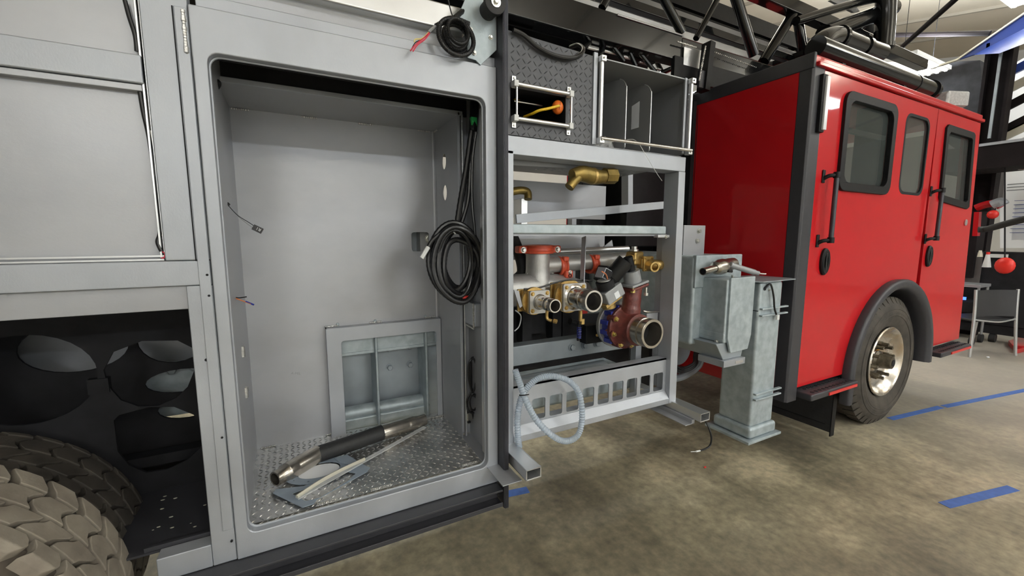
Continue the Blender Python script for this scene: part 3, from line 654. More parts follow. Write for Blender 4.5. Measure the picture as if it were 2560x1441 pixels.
# rear frame members
for x in (1.075,1.21,1.76): M().box(x,x+.04,2.45,2.50,.8,1.84).build('rear_post', ALU, pf, bevel=.002)
M().box(.6,1.70,1.88,1.90,1.49,1.515).build('rear_rail', ALU, pf) if False else None
M().beam((0.951,1.78,1.582), (1.961,1.78,1.683), .012, .042).build('cross_bar', ALU, pf, bevel=.001)
M().box(.98,1.015,1.78,1.86,1.50,1.68).build('upright', ALUB, pf, bevel=.002)
M().beam((1.856,2,1.674), (1.843,2,1.964), .04, .06, (0,1,0)).build('upright', ALU, pf, bevel=.002)
for z in (.64,): M().box(1.60,1.64,1.62,1.66,.62,1.0).build('short_post', ALU, pf, bevel=.002)
M().beam((1.297,1.7,1.496), (1.231,1.62,1.244), .004, .032, (0,1,0)).build('flat_strut', ALU, pf, bevel=.001)
M().plate([(p[0],p[2]) for p in ((1.579,1.95,1.401), (1.698,1.95,1.476), (1.72,1.95,1.389))], (), 1.95, 1.956).build('gusset', ALUP, pf)
# inner sheet on the right of the frame
M().plate([(1.562,.69),(1.60,.69),(1.60,1.53),(1.562,1.53)], (), 1.700, 1.706, 'X').build('side_sheet', ALUP, pf)
M().box(.9,1.70,2.02,2.03,1.37,1.50).build('inner_sheet', ALUP, pf)
M().box(.9,1.70,2.02,2.03,1.60,1.80).build('inner_sheet', ALUP, pf)
# outriggers
o2 = M(); o2.box(1.718,1.722,1.29,1.9,.590,.632); o2.box(1.781,1.785,1.29,1.9,.590,.632); o2.box(1.718,1.785,1.29,1.9,.628,.632); o2.box(1.718,1.785,1.29,1.9,.590,.594)
o2.build('step_support', ALUB, pf, bevel=.0008, label='open-ended square tube sticking out below the frame')
M().box(1.655,1.72,1.325,1.75,.570,.574).build('support_angle', ALUP, pf, bevel=.001)
M().box(1.70,1.72,1.325,1.75,.570,.592).build('support_angle', ALUP, pf)
o2 = M(); o2.box(.718,.722,1.26,1.9,.588,.630); o2.box(.779,.783,1.26,1.9,.588,.630); o2.box(.718,.783,1.26,1.9,.626,.630); o2.box(.718,.783,1.26,1.9,.588,.592)
o2.build('step_support', ALUB, pf, bevel=.0008, label='open-ended square tube sticking out beside the black post')
M().box(.64,.722,1.30,1.75,.566,.570).build('support_angle', ALUP, pf, bevel=.001)
# tinted mid shelf (grey-blue rounded tray)
sh = thing('drip_tray', 'blue-grey folded tray spanning the frame above the pipes', 'tray', (1.2,1.6,1.5))
M().box(.74,1.655,1.50,1.78,1.509,1.549).build('tray_front', GALV, sh, bevel=.006)
M().box(.74,1.68,1.52,1.80,1.500,1.509).build('tray_lip', ALUP, sh)
M().box(1.60,1.68,1.50,1.53,1.492,1.506).build('tray_bracket', ALUB, sh, bevel=.002)
M().hexbolt((1.655,1.50,1.497),(0,-1,0),.007,.006).build('bolt', ZINC, sh)
# ------ charcoal checker panel with roller window
cpn = thing('tread_panel', 'charcoal diamond plate panel with a cord window left of the divider cabinet', 'panel', (.95,1.47,1.89))
WX0, WX1, WZ0, WZ1 = .772, 1.020, 1.945, 2.070
M().plate([(.735,1.887),(1.15,1.887),(1.15,2.245),(.735,2.262)], [[(.76,1.952),(1.015,1.952),(1.015,2.062),(.76,2.062)]], G, G+.004).build('panel_sheet', CHECKD, cpn)
lozenges(.745,1.14,1.895,2.25,.0245,'Y',G,.0016,.024,.0042, inside=lambda a,b_: not (a<1.03 and 1.938<b_<2.078) and b_ < 2.250-.03*(a-.735)).build('tread_lugs', CHECKD, cpn, kind='stuff', smooth=0.3)
M().box(.735,1.02,G+.01,G+.25,1.945,1.949).build('window_box', BLKM, cpn)
M().box(.735,1.02,G+.01,G+.25,2.066,2.07).build('window_box', BLKM, cpn)
M().box(.735,1.03,G+.25,G+.254,1.94,2.08).build('window_box', BLKM, cpn)
M().box(1.02,1.024,G+.01,G+.25,1.94,2.08).build('window_box', BLKM, cpn)
for z in (WZ0, WZ1):
    M().cyl((.775,G-.018,z),(1.022,G-.018,z),.008,n=14).build('guide_roller', ALUB, cpn)
    for x in (.772,1.026):
        M().box(x-.010,x+.010,G-.03,G,z-.012,z+.012).build('roller_bracket', WHITE, cpn, bevel=.003)
        M().box(x-.008,x+.010,G-.006,G,z+(.012 if z>2 else -.032),z+(.032 if z>2 else -.012)).build('bracket_tab', ALUB, cpn, bevel=.001)
        boltpart(cpn, [(x+.001,G-.006,z+(.024 if z>2 else -.024))], (0,-1,0), .0035, .003)
for x in (.776,1.027): M().cyl((x,G-.022,WZ0),(x,G-.022,WZ1),.0045,n=12).build('guide_roller', ALUB, cpn)
# cord end
oc = thing('cord_stopper', 'orange ball stopper on a yellow cord inside the roller window', 'cord stopper', (0.987,1.49,1.989))
oc_c = (0.985,1.485,2.022)
M().sphere(oc_c, .0255, 24, (.95,.9,1.08)).build('ball', ORNG, oc)
M().tube([(oc_c[0]+.0258*math.cos(a)*.95, oc_c[1]-.0232*abs(1), oc_c[2]+.02*math.sin(a)) for a in (PI*.35,PI*.5)] + [(oc_c[0]-.003,oc_c[1]-.0235,oc_c[2]), (oc_c[0]-.006,oc_c[1]-.021,oc_c[2]-.015)], .0006, 5, 4).build('ball_seam', BLKM, oc)
M().tube([(oc_c[0]-.006,oc_c[1]-.022,oc_c[2]), (0.926,1.465,2.004), (0.892,1.475,1.995), (0.873,1.5,1.986), (0.865,1.55,1.985)], .0055, 10).build('cord', YELL, oc)
M().cyl((0.818,1.55,2.041), (0.951,1.55,2.041), .005, n=10).build('inner_rod', STEEL, oc)
M().tube([(0.845,1.6,2.071), (0.892,1.6,2.075), (0.941,1.6,2.076)], .008, 8).build('cord_coil', YELL, oc)
# ------ divider cabinet
dc = thing('divider_cabinet', 'open grey cabinet with two curved dividers and steel roller edges', 'cabinet', (1.43,1.7,1.89))
M().box(1.150,1.156,G,2.0,1.90,2.245).build('cabinet_side', ALU, dc)
M().box(1.728,1.732,G,2.0,1.90,2.245).build('cabinet_side', ALUP, dc)
M().box(1.150,1.732,G,2.0,2.243,2.248).build('cabinet_top', GREYB, dc)
M().box(1.150,1.732,1.50,2.0,1.890,1.895).build('cabinet_floor', ALUP, dc)
M().box(1.150,1.732,2.0,2.004,1.89,2.245).build('cabinet_back', GREYB, dc)
def divider(x):
    pts = [(2.0,1.895),(G+.02,1.895),(G+.02,2.14)] + [(G+.02+.07-.07*math.cos(a), 2.14+.07*math.sin(a)) for a in (.3,.6,.9,1.2,1.5)] + [(1.62,2.215),(2.0,2.235)]
    d = M().plate(pts, (), x, x+.004, 'X'); d.build('divider', GREYB, dc, label='grey divider with a rounded top corner')
    M().tube([(x+.002,G+.018,1.90),(x+.002,G+.018,2.14)]+[(x+.002,G+.018+.07-.07*math.cos(a),2.142+.07*math.sin(a)) for a in (.3,.6,.9,1.2)], .0028, 8, 3).build('divider_edge', ALUB, dc)
divider(1.352); divider(1.503)
for x in (1.182,1.728):
    M().cyl((x,G-.016,1.915),(x,G-.016,2.225),.0085,n=16).build('guide_roller', ALUB, dc)
    M().cyl((x+.012,G-.010,1.915),(x+.012,G-.010,2.225),.004,n=10).build('guide_roller', ALUB, dc)
    M().box(x-.010,x+.016,G-.03,G-.002,2.222,2.247).build('roller_bracket', ALUB, dc, bevel=.003)
    M().box(x-.010,x+.016,G-.03,G-.002,1.893,1.917).build('roller_bracket', ALUB, dc, bevel=.003)
    boltpart(dc, [(x+.001,G-.031,2.235),(x+.001,G-.031,1.905)], (0,-1,0), .0035, .003)
M().box(1.150,1.170,G-.006,G+.004,1.89,2.26).build('edge_strip', ALU, dc, bevel=.001)
M().box(1.700,1.714,G-.004,G+.004,1.90,2.25).build('edge_strip', ALU, dc, bevel=.001)
M().cyl((1.175,G-.03,1.912),(1.735,G-.03,1.912),.0075,n=16).build('guide_roller', STEEL, dc)
p = (1.669,1.62,2.088)
M().plate([(1.56,2.02),(1.61,2.02),(1.61,2.13),(1.56,2.14)], (), 1.5015, 1.5025, 'X').build('paper_slip', PAPER, label='small white paper slip stuck on the right divider', cat='paper')
# bag on cabinet floor
bg = bpy.data.meshes.new('bag'); bmm = bmesh.new(); bmesh.ops.create_icosphere(bmm, subdivisions=3, radius=1)
for v in bmm.verts:
    k = 1+.22*math.sin(v.co.x*9+v.co.y*5)*math.cos(v.co.z*8); v.co = Vector((v.co.x*.06*k, v.co.y*.04*k, max(-.0,v.co.z)*.05*k + .035*max(0,(.3-abs(v.co.x+.05)))*k))
bmm.to_mesh(bg); bmm.free(); bg.materials.append(FILM)
bgo = bpy.data.objects.new('plastic_bag', bg); C.objects.link(bgo); bgo.location = (1.28,1.56,1.896); bgo['label'] = 'crumpled clear plastic bag on the floor of the divider cabinet'; bgo['category'] = 'plastic bag'
M().tube([(1.103,1.5,1.875), (1.323,1.46,1.923), (1.379,1.445,1.922), (1.425,1.44,1.877), (1.51,1.445,1.795), (1.556,1.45,1.759)], .0012, 5).build('thin_wire', ALUB, label='thin bright wire hanging down from the divider cabinet', cat='wire')
# ---------------- perforated ceiling plate and bronze elbow
pp = thing('perforated_plate', 'punched grey plate under the top beam with rows of small slots', 'plate', (1.3,1.8,1.80))
hol = [ell(1.10+i*.045+(.02 if j%2 else 0), 1.62+j*.05, .012, .005, 8) for i in range(13) for j in range(6)]
M().plate([(.74,1.565),(1.68,1.565),(1.68,1.98),(.74,1.98)], hol, 1.838, 1.841, 'Z').build('plate_sheet', GREYB, pp)
M().beam((.74,1.62,1.81),(1.35,1.58,1.825),.03,.03).build('edge_angle', GREYB, pp)
be = thing('bronze_elbow', 'dull bronze pipe elbow hanging under the top beam', 'pipe elbow', (1.27,1.6,1.75))
a_ = (1.26,1.6,1.788)
M().tube([(1.312,1.52,1.774), (1.22,1.52,1.764), (1.142,1.52,1.773), (1.088,1.52,1.763)], [.030,.030,.030,.030,.031,.032,.034,.034,.036,.036,.036,.036,.035,.034,.032,.030,.028,.028,.026], 18, 6).build('elbow_body', BRASSD, be)
M().tube([(1.123,1.515,1.761), (1.088,1.51,1.733), (1.067,1.51,1.709)], .021, 16, 6).build('branch', BRASSD, be)
M().cyl((1.326,1.52,1.775), (1.265,1.52,1.771), .036, n=8).build('hex_collar', BRASSD, be)
M().cyl((1.193,1.52,1.766), (1.206,1.52,1.767), .037, n=20).build('clamp_ring', BRASS, be)
be2 = thing('bronze_elbow', 'small dark bronze elbow partly hidden behind the black ribbed post', 'pipe elbow', (0.95,1.7,1.665))
M().tube([(0.877,1.7,1.697), (0.929,1.7,1.707), (0.961,1.69,1.7), (0.96,1.68,1.667)], .018, 14, 6).build('elbow_body', BRASSD, be2)

# ================================================================= PLUMBING
mf = thing('water_manifold', 'cast grey pipe manifold with an upright riser between the valves and the tray', 'pipe manifold', (1.1,1.8,1.1))
cx = 1.075; cy = 1.78
M().tube([(.76,1.80,1.232),(.95,1.79,1.235),(1.15,1.78,1.235),(1.32,1.77,1.20),(1.42,1.76,1.14)], [.080]*4+[.079]*6+[.076]*5+[.072]*5+[.058]*5, 24, 6).build('main_pipe', CASTS, mf)
M().lathe((cx,cy,1.20),(0,0,1),[(0,.085),(.05,.075),(.10,.062),(.14,.060),(.225,.060)],28).build('riser', CASTS, mf)
for s_ in (-1,1): M().plate([(cx+s_*.05,1.24),(cx+s_*.105,1.265),(cx+s_*.055,1.33)], (), cy-.006, cy+.006).build('riser_rib', CASTS, mf)
M().cyl((cx+.04,cy,1.352),(1.75,cy+.02,1.372),.041,n=20).build('branch_pipe', CASTS, mf)
M().cyl((1.15,cy+.09,1.415),(1.75,cy+.09,1.425),.018,n=14).build('upper_pipe', ALUB, mf)
M().plate([(p_[0],p_[2]) for p_ in ((0.845,1.6,1.264), (0.869,1.6,1.259), (0.888,1.6,1.189), (0.875,1.6,1.181))], (), 1.60, 1.606).build('lever', ALUP, mf)
def clamp(org, axis, r, w, label, name='pipe_clamp'):
    t = thing(name, label, 'pipe clamp', org)
    a = Vector(axis).normalized(); o_ = Vector(org)
    M().lathe(o_-a*w/2, a, [(0,r*.98),(.002,r*1.16),(w*.3,r*1.2),(w*.35,r*1.13),(w*.65,r*1.13),(w*.7,r*1.2),(w-.002,r*1.16),(w,r*.98)], 28, close=True).build('clamp_housing', ORED, t)
    return t, a, o_
t, a, o_ = clamp((cx,cy,1.435),(0,0,1),.068,.044,'large orange-red pipe clamp on top of the upright riser')
for s_ in (-1,1):
    M().box(o_.x+s_*.098-.024,o_.x+s_*.098+.024,o_.y-.028,o_.y+.022,o_.z-.018,o_.z+.018).build('bolt_ear', ORED, t, bevel=.008)
    M().hexbolt((o_.x+s_*.098,o_.y-.028,o_.z-.002),(0,-1,0),.011,.010).build('bolt', ZINC, t)
for (xx,zz,lb) in ((1.215,1.345,'orange-red pipe clamp just right of the riser on the branch pipe'),(1.415,1.350,'orange-red pipe clamp near the black actuator on the branch pipe')):
    t, a, o_ = clamp((xx,1.785,zz),(1,0,.03),.044,.044,lb)
    M().box(xx-.006,xx+.040,1.725,1.755,zz-.058,zz-.018).build('bolt_ear', ORED, t, bevel=.008)
    M().box(xx-.012,xx+.022,1.735,1.765,zz+.025,zz+.052).build('bolt_ear', ORED, t, bevel=.008)
    M().hexbolt((xx+.018,1.726,zz-.028),(0,-1,0),.008,.008).build('bolt', ZINC, t)
    M().ring((xx+.018,1.727,zz-.045),(xx+.018,1.722,zz-.045),.010,.006,14).build('ear_hole', BLKM, t)
def valve(X, Z, Yf, Ye, half, r, label, twist=0.0):
    t = thing('discharge_valve', label, 'valve', (X,Yf,Z-half))
    M().box(X-half-.004,X+half-.004,Yf+.008,Yf+.075,Z-half*.96,Z+half*.96).build('valve_body', BRASS, t, bevel=.008)
    M().ring((X-.008,Yf+.030,Z),(X-.008,Yf+.046,Z),half*1.22,half*.9,32).build('valve_ring', BRASS, t)
    M().box(X-half-.02,X+half*.4,Yf+.074,Yf+.086,Z-half*1.0,Z+half*1.0).build('rear_flange', BRASS, t, bevel=.004)
    sf_ = M().plate(rrect(X-half,X+half,Z-half,Z+half,.010), (), Yf-.004, Yf+.010).build('square_flange', CASTS, t, bevel=.001)
    e_ = half*.74
    boltpart(sf_, [(X+sx*e_,Yf-.004,Z+sz*e_) for sx in (-1,1) for sz in (-1,1)], (0,-1,0), .0075, .006, BRASS)
    L = Yf-Ye
    M().lathe((X,Yf,Z),(0,-1,0),[(0,r*1.30),(.004,r*1.22),(.010,r*.98),(L*.45,r*.92),(L*.47,r*.98),(L*.60,r),(L*.62,r*.95),(L*.68,r*.95),(L*.70,r),(L-.003,r),(L,r*.96),(L,r*.80),(L*.3,r*.78),(L*.28,0.001)],32,cap=False).build('grooved_outlet', STEEL, t)
    M().cyl((X-.0,Yf-L*.27,Z),(X,Yf-L*.30,Z),r*.77,n=24).build('inner_bore', BLKM, t)
    return t
v1 = valve(.962,1.206,1.575,1.447,.052,.030,'small brass discharge valve with a narrow steel outlet, left of the two')
M().tube([(.955,1.50,1.18),(.955,1.50,1.145),(.970,1.485,1.135)],.007,10).build('drain_elbow', BRASS, v1)
M().cyl((.976,1.48,1.135),(.984,1.468,1.133),.010,n=6).build('drain_cap', BRASS, v1)
v2 = valve(1.165,1.212,1.590,1.445,.066,.051,'larger brass discharge valve with a wide polished steel outlet')
M().cyl((1.18,1.56,1.15),(1.18,1.56,1.10),.009,n=12).build('drain_elbow', BRASS, v2)
M().cyl((1.19,1.56,1.11),(1.19,1.56,1.085),.013,n=6).build('drain_cap', BRASS, v2)
M().cyl((1.185,1.58,1.09),(1.185,1.58,1.0),.008,n=10).build('drain_line', BLKM, v2)
M().tube([(1.185+.010*math.cos(k*1.26),1.575+.010*math.sin(k*1.26),1.07-.0016*k) for k in range(36)],.0018,5,2).build('coil_spring', BLUE, v2)
M().tube([(0.907,1.62,1.262), (0.98,1.62,1.263), (1.09,1.62,1.285), (1.17,1.62,1.291), (1.307,1.64,1.278)], .004, 8).build('black_cable', LOOM, label='thin black cable lying over the grey manifold pipe', cat='cable')
# --- intake valve, red oxide
iv = thing('intake_valve', 'large dark red cast intake valve with an open grooved steel pipe end', 'valve', (1.53,1.6,.87))
IX, IZ = 1.522, 1.026
M().lathe((IX,1.70,IZ),(0,-1,0),[(-.02,.118),(0,.125),(.012,.125)],40).build('back_flange', CASTS, iv, bevel=.002)
M().lathe((IX,1.688,IZ),(0,-1,0),[(0,.104),(.05,.104),(.052,.112),(.060,.112)],40).build('blue_wafer_body', BLUE, iv)
M().lathe((IX,1.632,IZ),(0,-1,0),[(0,.114),(.018,.116),(.022,.108),(.05,.092),(.065,.086),(.070,.083),(.105,.082),(.110,.076)],40).build('cast_body', IRON, iv)
M().lathe((IX,1.545,IZ),(0,-1,0),[(0,.071),(.05,.071),(.052,.073),(.066,.073),(.068,.067),(.080,.067),(.082,.073),(.110,.073),(.112,.071),(.112,.060),(.02,.058),(.018,.001)],40,cap=False).build('steel_outlet', STEELD, iv)
M().cyl((IX,1.52,IZ),(IX,1.515,IZ),.058,n=24).build('inner_bore', BLKM, iv)
for k in range(8):
    a = 2*PI*k/8+.25; q = (IX+.099*math.cos(a), 1.612, IZ+.099*math.sin(a))
    M().cyl((q[0],1.65,q[2]),(q[0],1.600,q[2]),.020,n=14).build('bolt_boss', IRON, iv)
    boltpart(iv, [(q[0],1.600,q[2])], (0,-1,0), .011, .010, ZINCY)
for k in range(5):
    a = 1.9+k*.5; M().box(IX+.108*math.cos(a)-.012,IX+.108*math.cos(a)+.012,1.632,1.69,IZ+.108*math.sin(a)-.012,IZ+.108*math.sin(a)+.012).build('wafer_lug', BLUE, iv, bevel=.004)
# relief branch rising from the body
rb0 = Vector((IX+.005,1.60,IZ+.06)); rb1 = Vector((1.545,1.60,1.238))
M().tube([rb0, rb0.lerp(rb1,.35), rb0.lerp(rb1,.7), rb1], [.052]*6+[.047]*6+[.045]*7, 24, 6).build('relief_branch', IRON, iv)
dx = (rb1-rb0).normalized()
Rz = Matrix.Rotation(math.radians(-14),3,'Y')
M().box(rb1.x-.058,rb1.x+.058,1.545,1.655,rb1.z-.006,rb1.z+.010,Rz).build('relief_flange', IRON, iv, bevel=.006)
M().box(rb1.x-.060,rb1.x+.056,1.543,1.657,rb1.z+.012,rb1.z+.026,Rz).build('cap_flange', GRYP, iv, bevel=.006)
M().cyl(rb1+Vector((-.004,0,.026)), rb1+Vector((-.022,0,.085)), .044, n=24).build('relief_housing', GRYP, iv)
M().cyl(rb1+Vector((-.022,0,.085)), rb1+Vector((-.045,0,.155)), .024, n=18).build('relief_stem', BLKP, iv)
for sx, sy in ((-1,-1),(1,-1)): 
    M().cyl(rb1+Vector((sx*.045,-.045,-.03+sx*-.010)), rb1+Vector((sx*.045,-.045,.0)), .007, n=10).build('stud', ZINCY if sx<0 else ZINC, iv)
    M().cyl(rb1+Vector((sx*.045,-.045,-.032+sx*-.010)), rb1+Vector((sx*.045,-.045,-.018+sx*-.010)), .012, n=6).build('nut', ZINCY if sx<0 else ZINC, iv)
M().tube([(IX+.07,1.57,IZ+.085),(IX+.10,1.56,IZ+.08),(IX+.17,1.56,IZ+.075)],.005,8).build('bleeder_rod', STEEL, iv)
M().box(IX+.085,IX+.165,1.56,1.563,IZ+.03,IZ+.072).build('tag_plate', ALUP, iv)
# gearbox and actuator
ac = thing('valve_actuator', 'black electric actuator with grey gearbox tilted above the blue wafer valve', 'actuator', (1.42,1.66,1.15))
ax0 = Vector((1.435,1.655,1.13)); 
M().cyl(ax0, ax0+Vector((-.012,0,.055)), .036, n=22).build('neck', BRASS, ac)
Rg = Matrix.Rotation(math.radians(-28),3,'Y')
gc = Vector((1.395,1.63,1.215))
M().box(gc.x-.058,gc.x+.058,1.565,1.685,gc.z-.034,gc.z+.034,Rg).build('gearbox', GRYP, ac, bevel=.006)
M().box(gc.x-.052,gc.x+.060,1.575,1.68,gc.z-.050,gc.z-.030,Rg).build('gearbox_base', BRASS, ac, bevel=.004)
M().cyl(gc+Vector((-.03,-.03,.03)), gc+Vector((-.045,-.03,.065)), .044, n=22).build('open_housing', BLKM, ac)
M().cyl(gc+Vector((-.045,-.03,.0655)), gc+Vector((-.046,-.03,.070)), .034, n=22).build('worm_cover', CASTS, ac)
M().tube([gc+Vector((-.04,-.05,.075)), gc+Vector((-.06,-.06,.10)), gc+Vector((-.08,-.05,.115))],.003,6).build('wire', WIREO, ac)
M().box(gc.x-.005,gc.x+.025,1.563,1.565,gc.z-.022,gc.z+.012,Rg).build('label_sticker', PAPER, ac)
M().box(1.37,1.47,1.62,1.70,1.255,1.335,Matrix.Rotation(math.radians(25),3,'Y')).build('switch_box', BLKP, ac, bevel=.006)
M().box(1.345,1.43,1.60,1.66,1.275,1.33,Matrix.Rotation(math.radians(25),3,'Y')).build('bracket_box', ALU, ac, bevel=.002)
M().box(1.350,1.425,1.595,1.602,1.280,1.325,Matrix.Rotation(math.radians(25),3,'Y')).build('bracket_opening', BLKM, ac)
M().cyl((1.42,1.63,1.288),(1.475,1.585,1.378),.043,n=26).build('motor', LOOM, ac)
M().cyl((1.408,1.64,1.270),(1.425,1.626,1.296),.047,n=26).build('motor_flange', BLKP, ac)
# brass ball valve with elbow
bv = thing('brass_ball_valve', 'yellow brass valve with an open elbow above the red intake valve', 'valve', (1.63,1.66,1.30))
M().box(1.575,1.645,1.63,1.70,1.345,1.42).build('valve_body', BRASS, bv, bevel=.012)
M().box(1.615,1.68,1.60,1.615,1.315,1.395).build('valve_flange', BRASS, bv, bevel=.004)
M().box(1.615,1.675,1.615,1.66,1.325,1.385).build('valve_neck', BRASS, bv, bevel=.010)
boltpart(bv, [(1.625,1.60,1.385),(1.67,1.60,1.385),(1.625,1.60,1.325)], (0,-1,0), .006, .006, BRASS)
M().lathe((1.60,1.66,1.42),(0,0,1),[(0,.022),(.010,.022),(.012,.015),(.025,.015)],8).build('stem_nut', ZINC, bv)
M().tube([(1.652,1.60,1.352),(1.665,1.575,1.352),(1.69,1.565,1.350),(1.705,1.58,1.350)], .026, 18, 6).build('elbow', BRASS, bv)
M().ring((1.647,1.598,1.345),(1.636,1.545,1.342),.027,.019,22).build('elbow_mouth', BRASS, bv)
M().cyl((1.644,1.585,1.344),(1.643,1.580,1.344),.0195,n=18).build('elbow_bore', BLKM, bv)
M().cyl((1.56,1.66,1.38),(1.595,1.66,1.375),.030,n=8).build('hex_end', BRASS, bv)
# chassis rails behind, with bolts and black brace
cr_ = thing('chassis_rail', 'long blue-grey chassis rail behind the pump pipes', 'chassis rail', (1.3,2.0,.7))
M().box(.74,2.6,1.90,1.98,.805,.915).build('rail_web', GALVS, cr_, bevel=.006)
boltpart(cr_, [(1.38,1.899,.865),(1.47,1.899,.866),(1.56,1.899,.867)], (0,-1,0), .018, .014, GALVS)
M().cyl((.76,1.90,.685),(1.62,1.90,.70),.055,n=24).build('exhaust_pipe', GALVS, cr_)
M().box(.75,1.70,1.66,2.0,.655,.74).build('lower_rail', GALV, cr_, bevel=.02)
M().box(.74,2.2,2.30,2.34,.55,.95).build('inner_rail', BLKM, cr_)
bb = thing('drain_bracket', 'black steel brace and bracket behind the steel outlets', 'bracket', (1.3,1.85,.95))
M().tube([(1.328,1.85,1.032), (1.397,1.85,1.005), (1.488,1.82,0.948)], .018, 10).build('black_pipe', BLKP, bb)
M().box(*(lambda p,q:(p[0],q[0],1.80,1.86,q[2],p[2]))((1.403,1.8,1.007),(1.525,1.8,0.902))).build('bracket_block', BLKP, bb, bevel=.004)
M().cyl((1.472,1.79,0.949), (1.464,1.78,0.952), .008, n=12).build('brass_plug', BRASS, bb)
M().box(.74,1.55,2.05,2.08,.93,1.10).build('black_crossmember', BLKM, bb)
for x in (1.10,1.30,1.37): M().box(x,x+.06,1.98,2.05,.90,1.15).build('black_gusset', BLKM, bb)
M().tube([(0.992,1.9,1.5), (1.039,1.9,1.397), (1.053,1.9,1.312), (1.015,1.9,1.272)], .03, 12).build('air_hose', RUB, label='fat black hose curving in beside the ribbed post behind the riser', cat='hose')
M().tube([(0.825,1.55,1.183), (0.852,1.55,1.156), (0.844,1.55,1.112), (0.821,1.55,1.092)], .003, 6).build('grey_cable', GREYB, label='thin grey cable loop just right of the ribbed post below the small valve', cat='cable')
# clear hose
vh = thing('clear_hose', 'clear blue-tinted spiral hose looped in front of the slotted panel', 'hose', (.9,1.42,.62))
M().tube([(0.75,1.41,0.97), (0.767,1.4,0.913), (0.795,1.39,0.828), (0.843,1.385,0.743), (0.919,1.38,0.663), (0.987,1.38,0.628), (1.05,1.385,0.642), (1.071,1.39,0.719), (1.061,1.4,0.818), (1.018,1.41,0.876), (0.956,1.42,0.906), (0.888,1.43,0.912), (0.833,1.435,0.887), (0.795,1.44,0.835), (0.778,1.44,0.752), (0.78,1.44,0.664), (0.786,1.44,0.622)], .0140, 12, 16, rib=.0030).build('hose', VINYL, vh)
M().tube([(p_[0],p_[1]-.015,p_[2]) for p_ in ((0.756,1.4,0.873), (0.768,1.385,0.876), (0.793,1.39,0.873))], .0025, 6).build('cable_tie', LOOM, vh)

# ================================================================= STABILISER (galvanised)
st = thing('stabiliser_jack', 'tall galvanised stabiliser jack leg with a square foot plate', 'stabiliser', (2.49,1.56,.26))
M().box(2.388,2.612,1.45,1.67,.34,1.235).build('outer_tube', GALV, st, bevel=.02, seg=3)
M().box(2.368,2.632,1.435,1.69,.275,.345).build('foot_collar', GALV, st, bevel=.018, seg=3)
M().box(2.335,2.665,1.42,1.72,.256,.272).build('foot_plate', GALV, st, bevel=.002)
M().plate([(2.33,1.46),(2.36,1.42),(2.47,1.418),(2.70,1.43),(2.72,1.47),(2.70,1.70),(2.34,1.70)], (), 1.236, 1.242, 'Z').build('top_plate', GALVS, st)
for z in (1.075,1.035,.555,.520): M().box(2.395,2.655,1.432,1.452,z-.005,z+.005).build('wear_strip', GALV, st, bevel=.003)
M().cyl((2.425,1.449,1.195),(2.425,1.446,1.195),.012,n=16).build('cable_hole', BLKM, st)
M().hexbolt((2.47,1.45,1.185),(0,-1,0),.006,.006).build('bolt', ZINC, st)
M().box(2.386,2.39,1.455,1.60,1.06,1.064).build('tube_seam', BLKM, st)
jc = thing('jack_cable', 'short black cable with a white plug hanging from the top of the galvanised jack', 'cable', (2.54,1.43,1.012))
M().tube([(2.425,1.447,1.195), (2.454,1.435,1.221), (2.486,1.43,1.149), (2.504,1.43,1.076), (2.529,1.43,1.035)], .0055, 8).build('cable', LOOM, jc)
cp = (2.543,1.43,1.019); M().box(cp[0]-.012,cp[0]+.012,cp[1]-.006,cp[1]+.006,cp[2]-.018,cp[2]+.012).build('plug', WHITE, jc, bevel=.002)
hs = thing('stabiliser_housing', 'galvanised box beam housing beside the jack leg with a pale end cap', 'stabiliser', (2.2,1.8,.8))
M().box(2.025,2.44,1.62,2.6,.86,1.385).build('main_box', GALV, hs, bevel=.02, seg=3)
M().box(2.030,2.447,1.612,1.64,1.20,1.390).build('upper_flange', GALV, hs, bevel=.006)
M().box(2.10,2.31,1.46,1.64,.90,1.262).build('beam_box', GALV, hs, bevel=.010, seg=3)
M().plate([(2.115,.930),(2.150,.842),(2.305,.848),(2.328,.93),(2.330,1.272),(2.115,1.270)], (), 1.448, 1.462).build('end_cap', GALV, hs, bevel=.004, label='pale chamfered galvanised end cap')
M().box(2.098,2.112,1.462,1.70,.925,.955).build('side_strip', GALV, hs, bevel=.003)
lb = M(); lb.add([(2.05,1.47,.90),(2.31,1.47,.90),(2.28,1.47,.80),(2.12,1.47,.80),(2.05,2.3,.90),(2.31,2.3,.90),(2.28,2.3,.80),(2.12,2.3,.80)],[(0,1,2,3),(7,6,5,4),(0,4,5,1),(1,5,6,2),(2,6,7,3),(3,7,4,0)]); lb.build('lower_beam', GALVS, hs, bevel=.004)
boltpart(hs, [(2.095,1.50,.905),(2.075,1.68,.905)], (-1,0,0), .009, .008, ZINC)
for x,y in ((2.20,1.50),(2.24,1.53)): M().cyl((x,y,1.262),(x,y,1.275),.006,n=8).build('stud', ZINC, hs)
weld((2.098,1.640,.93),(2.098,1.640,1.255),.005,None,hs)
weld((2.10,1.637,1.262),(2.30,1.637,1.262),.004,None,hs)
M().box(2.10,2.29,1.45,1.62,.762,.80).build('sensor_box', ALU, hs, bevel=.002, label='small silver box under the housing')
M().box(2.20,2.27,1.448,1.452,.772,.788).build('sensor_plate', ALUB, hs)
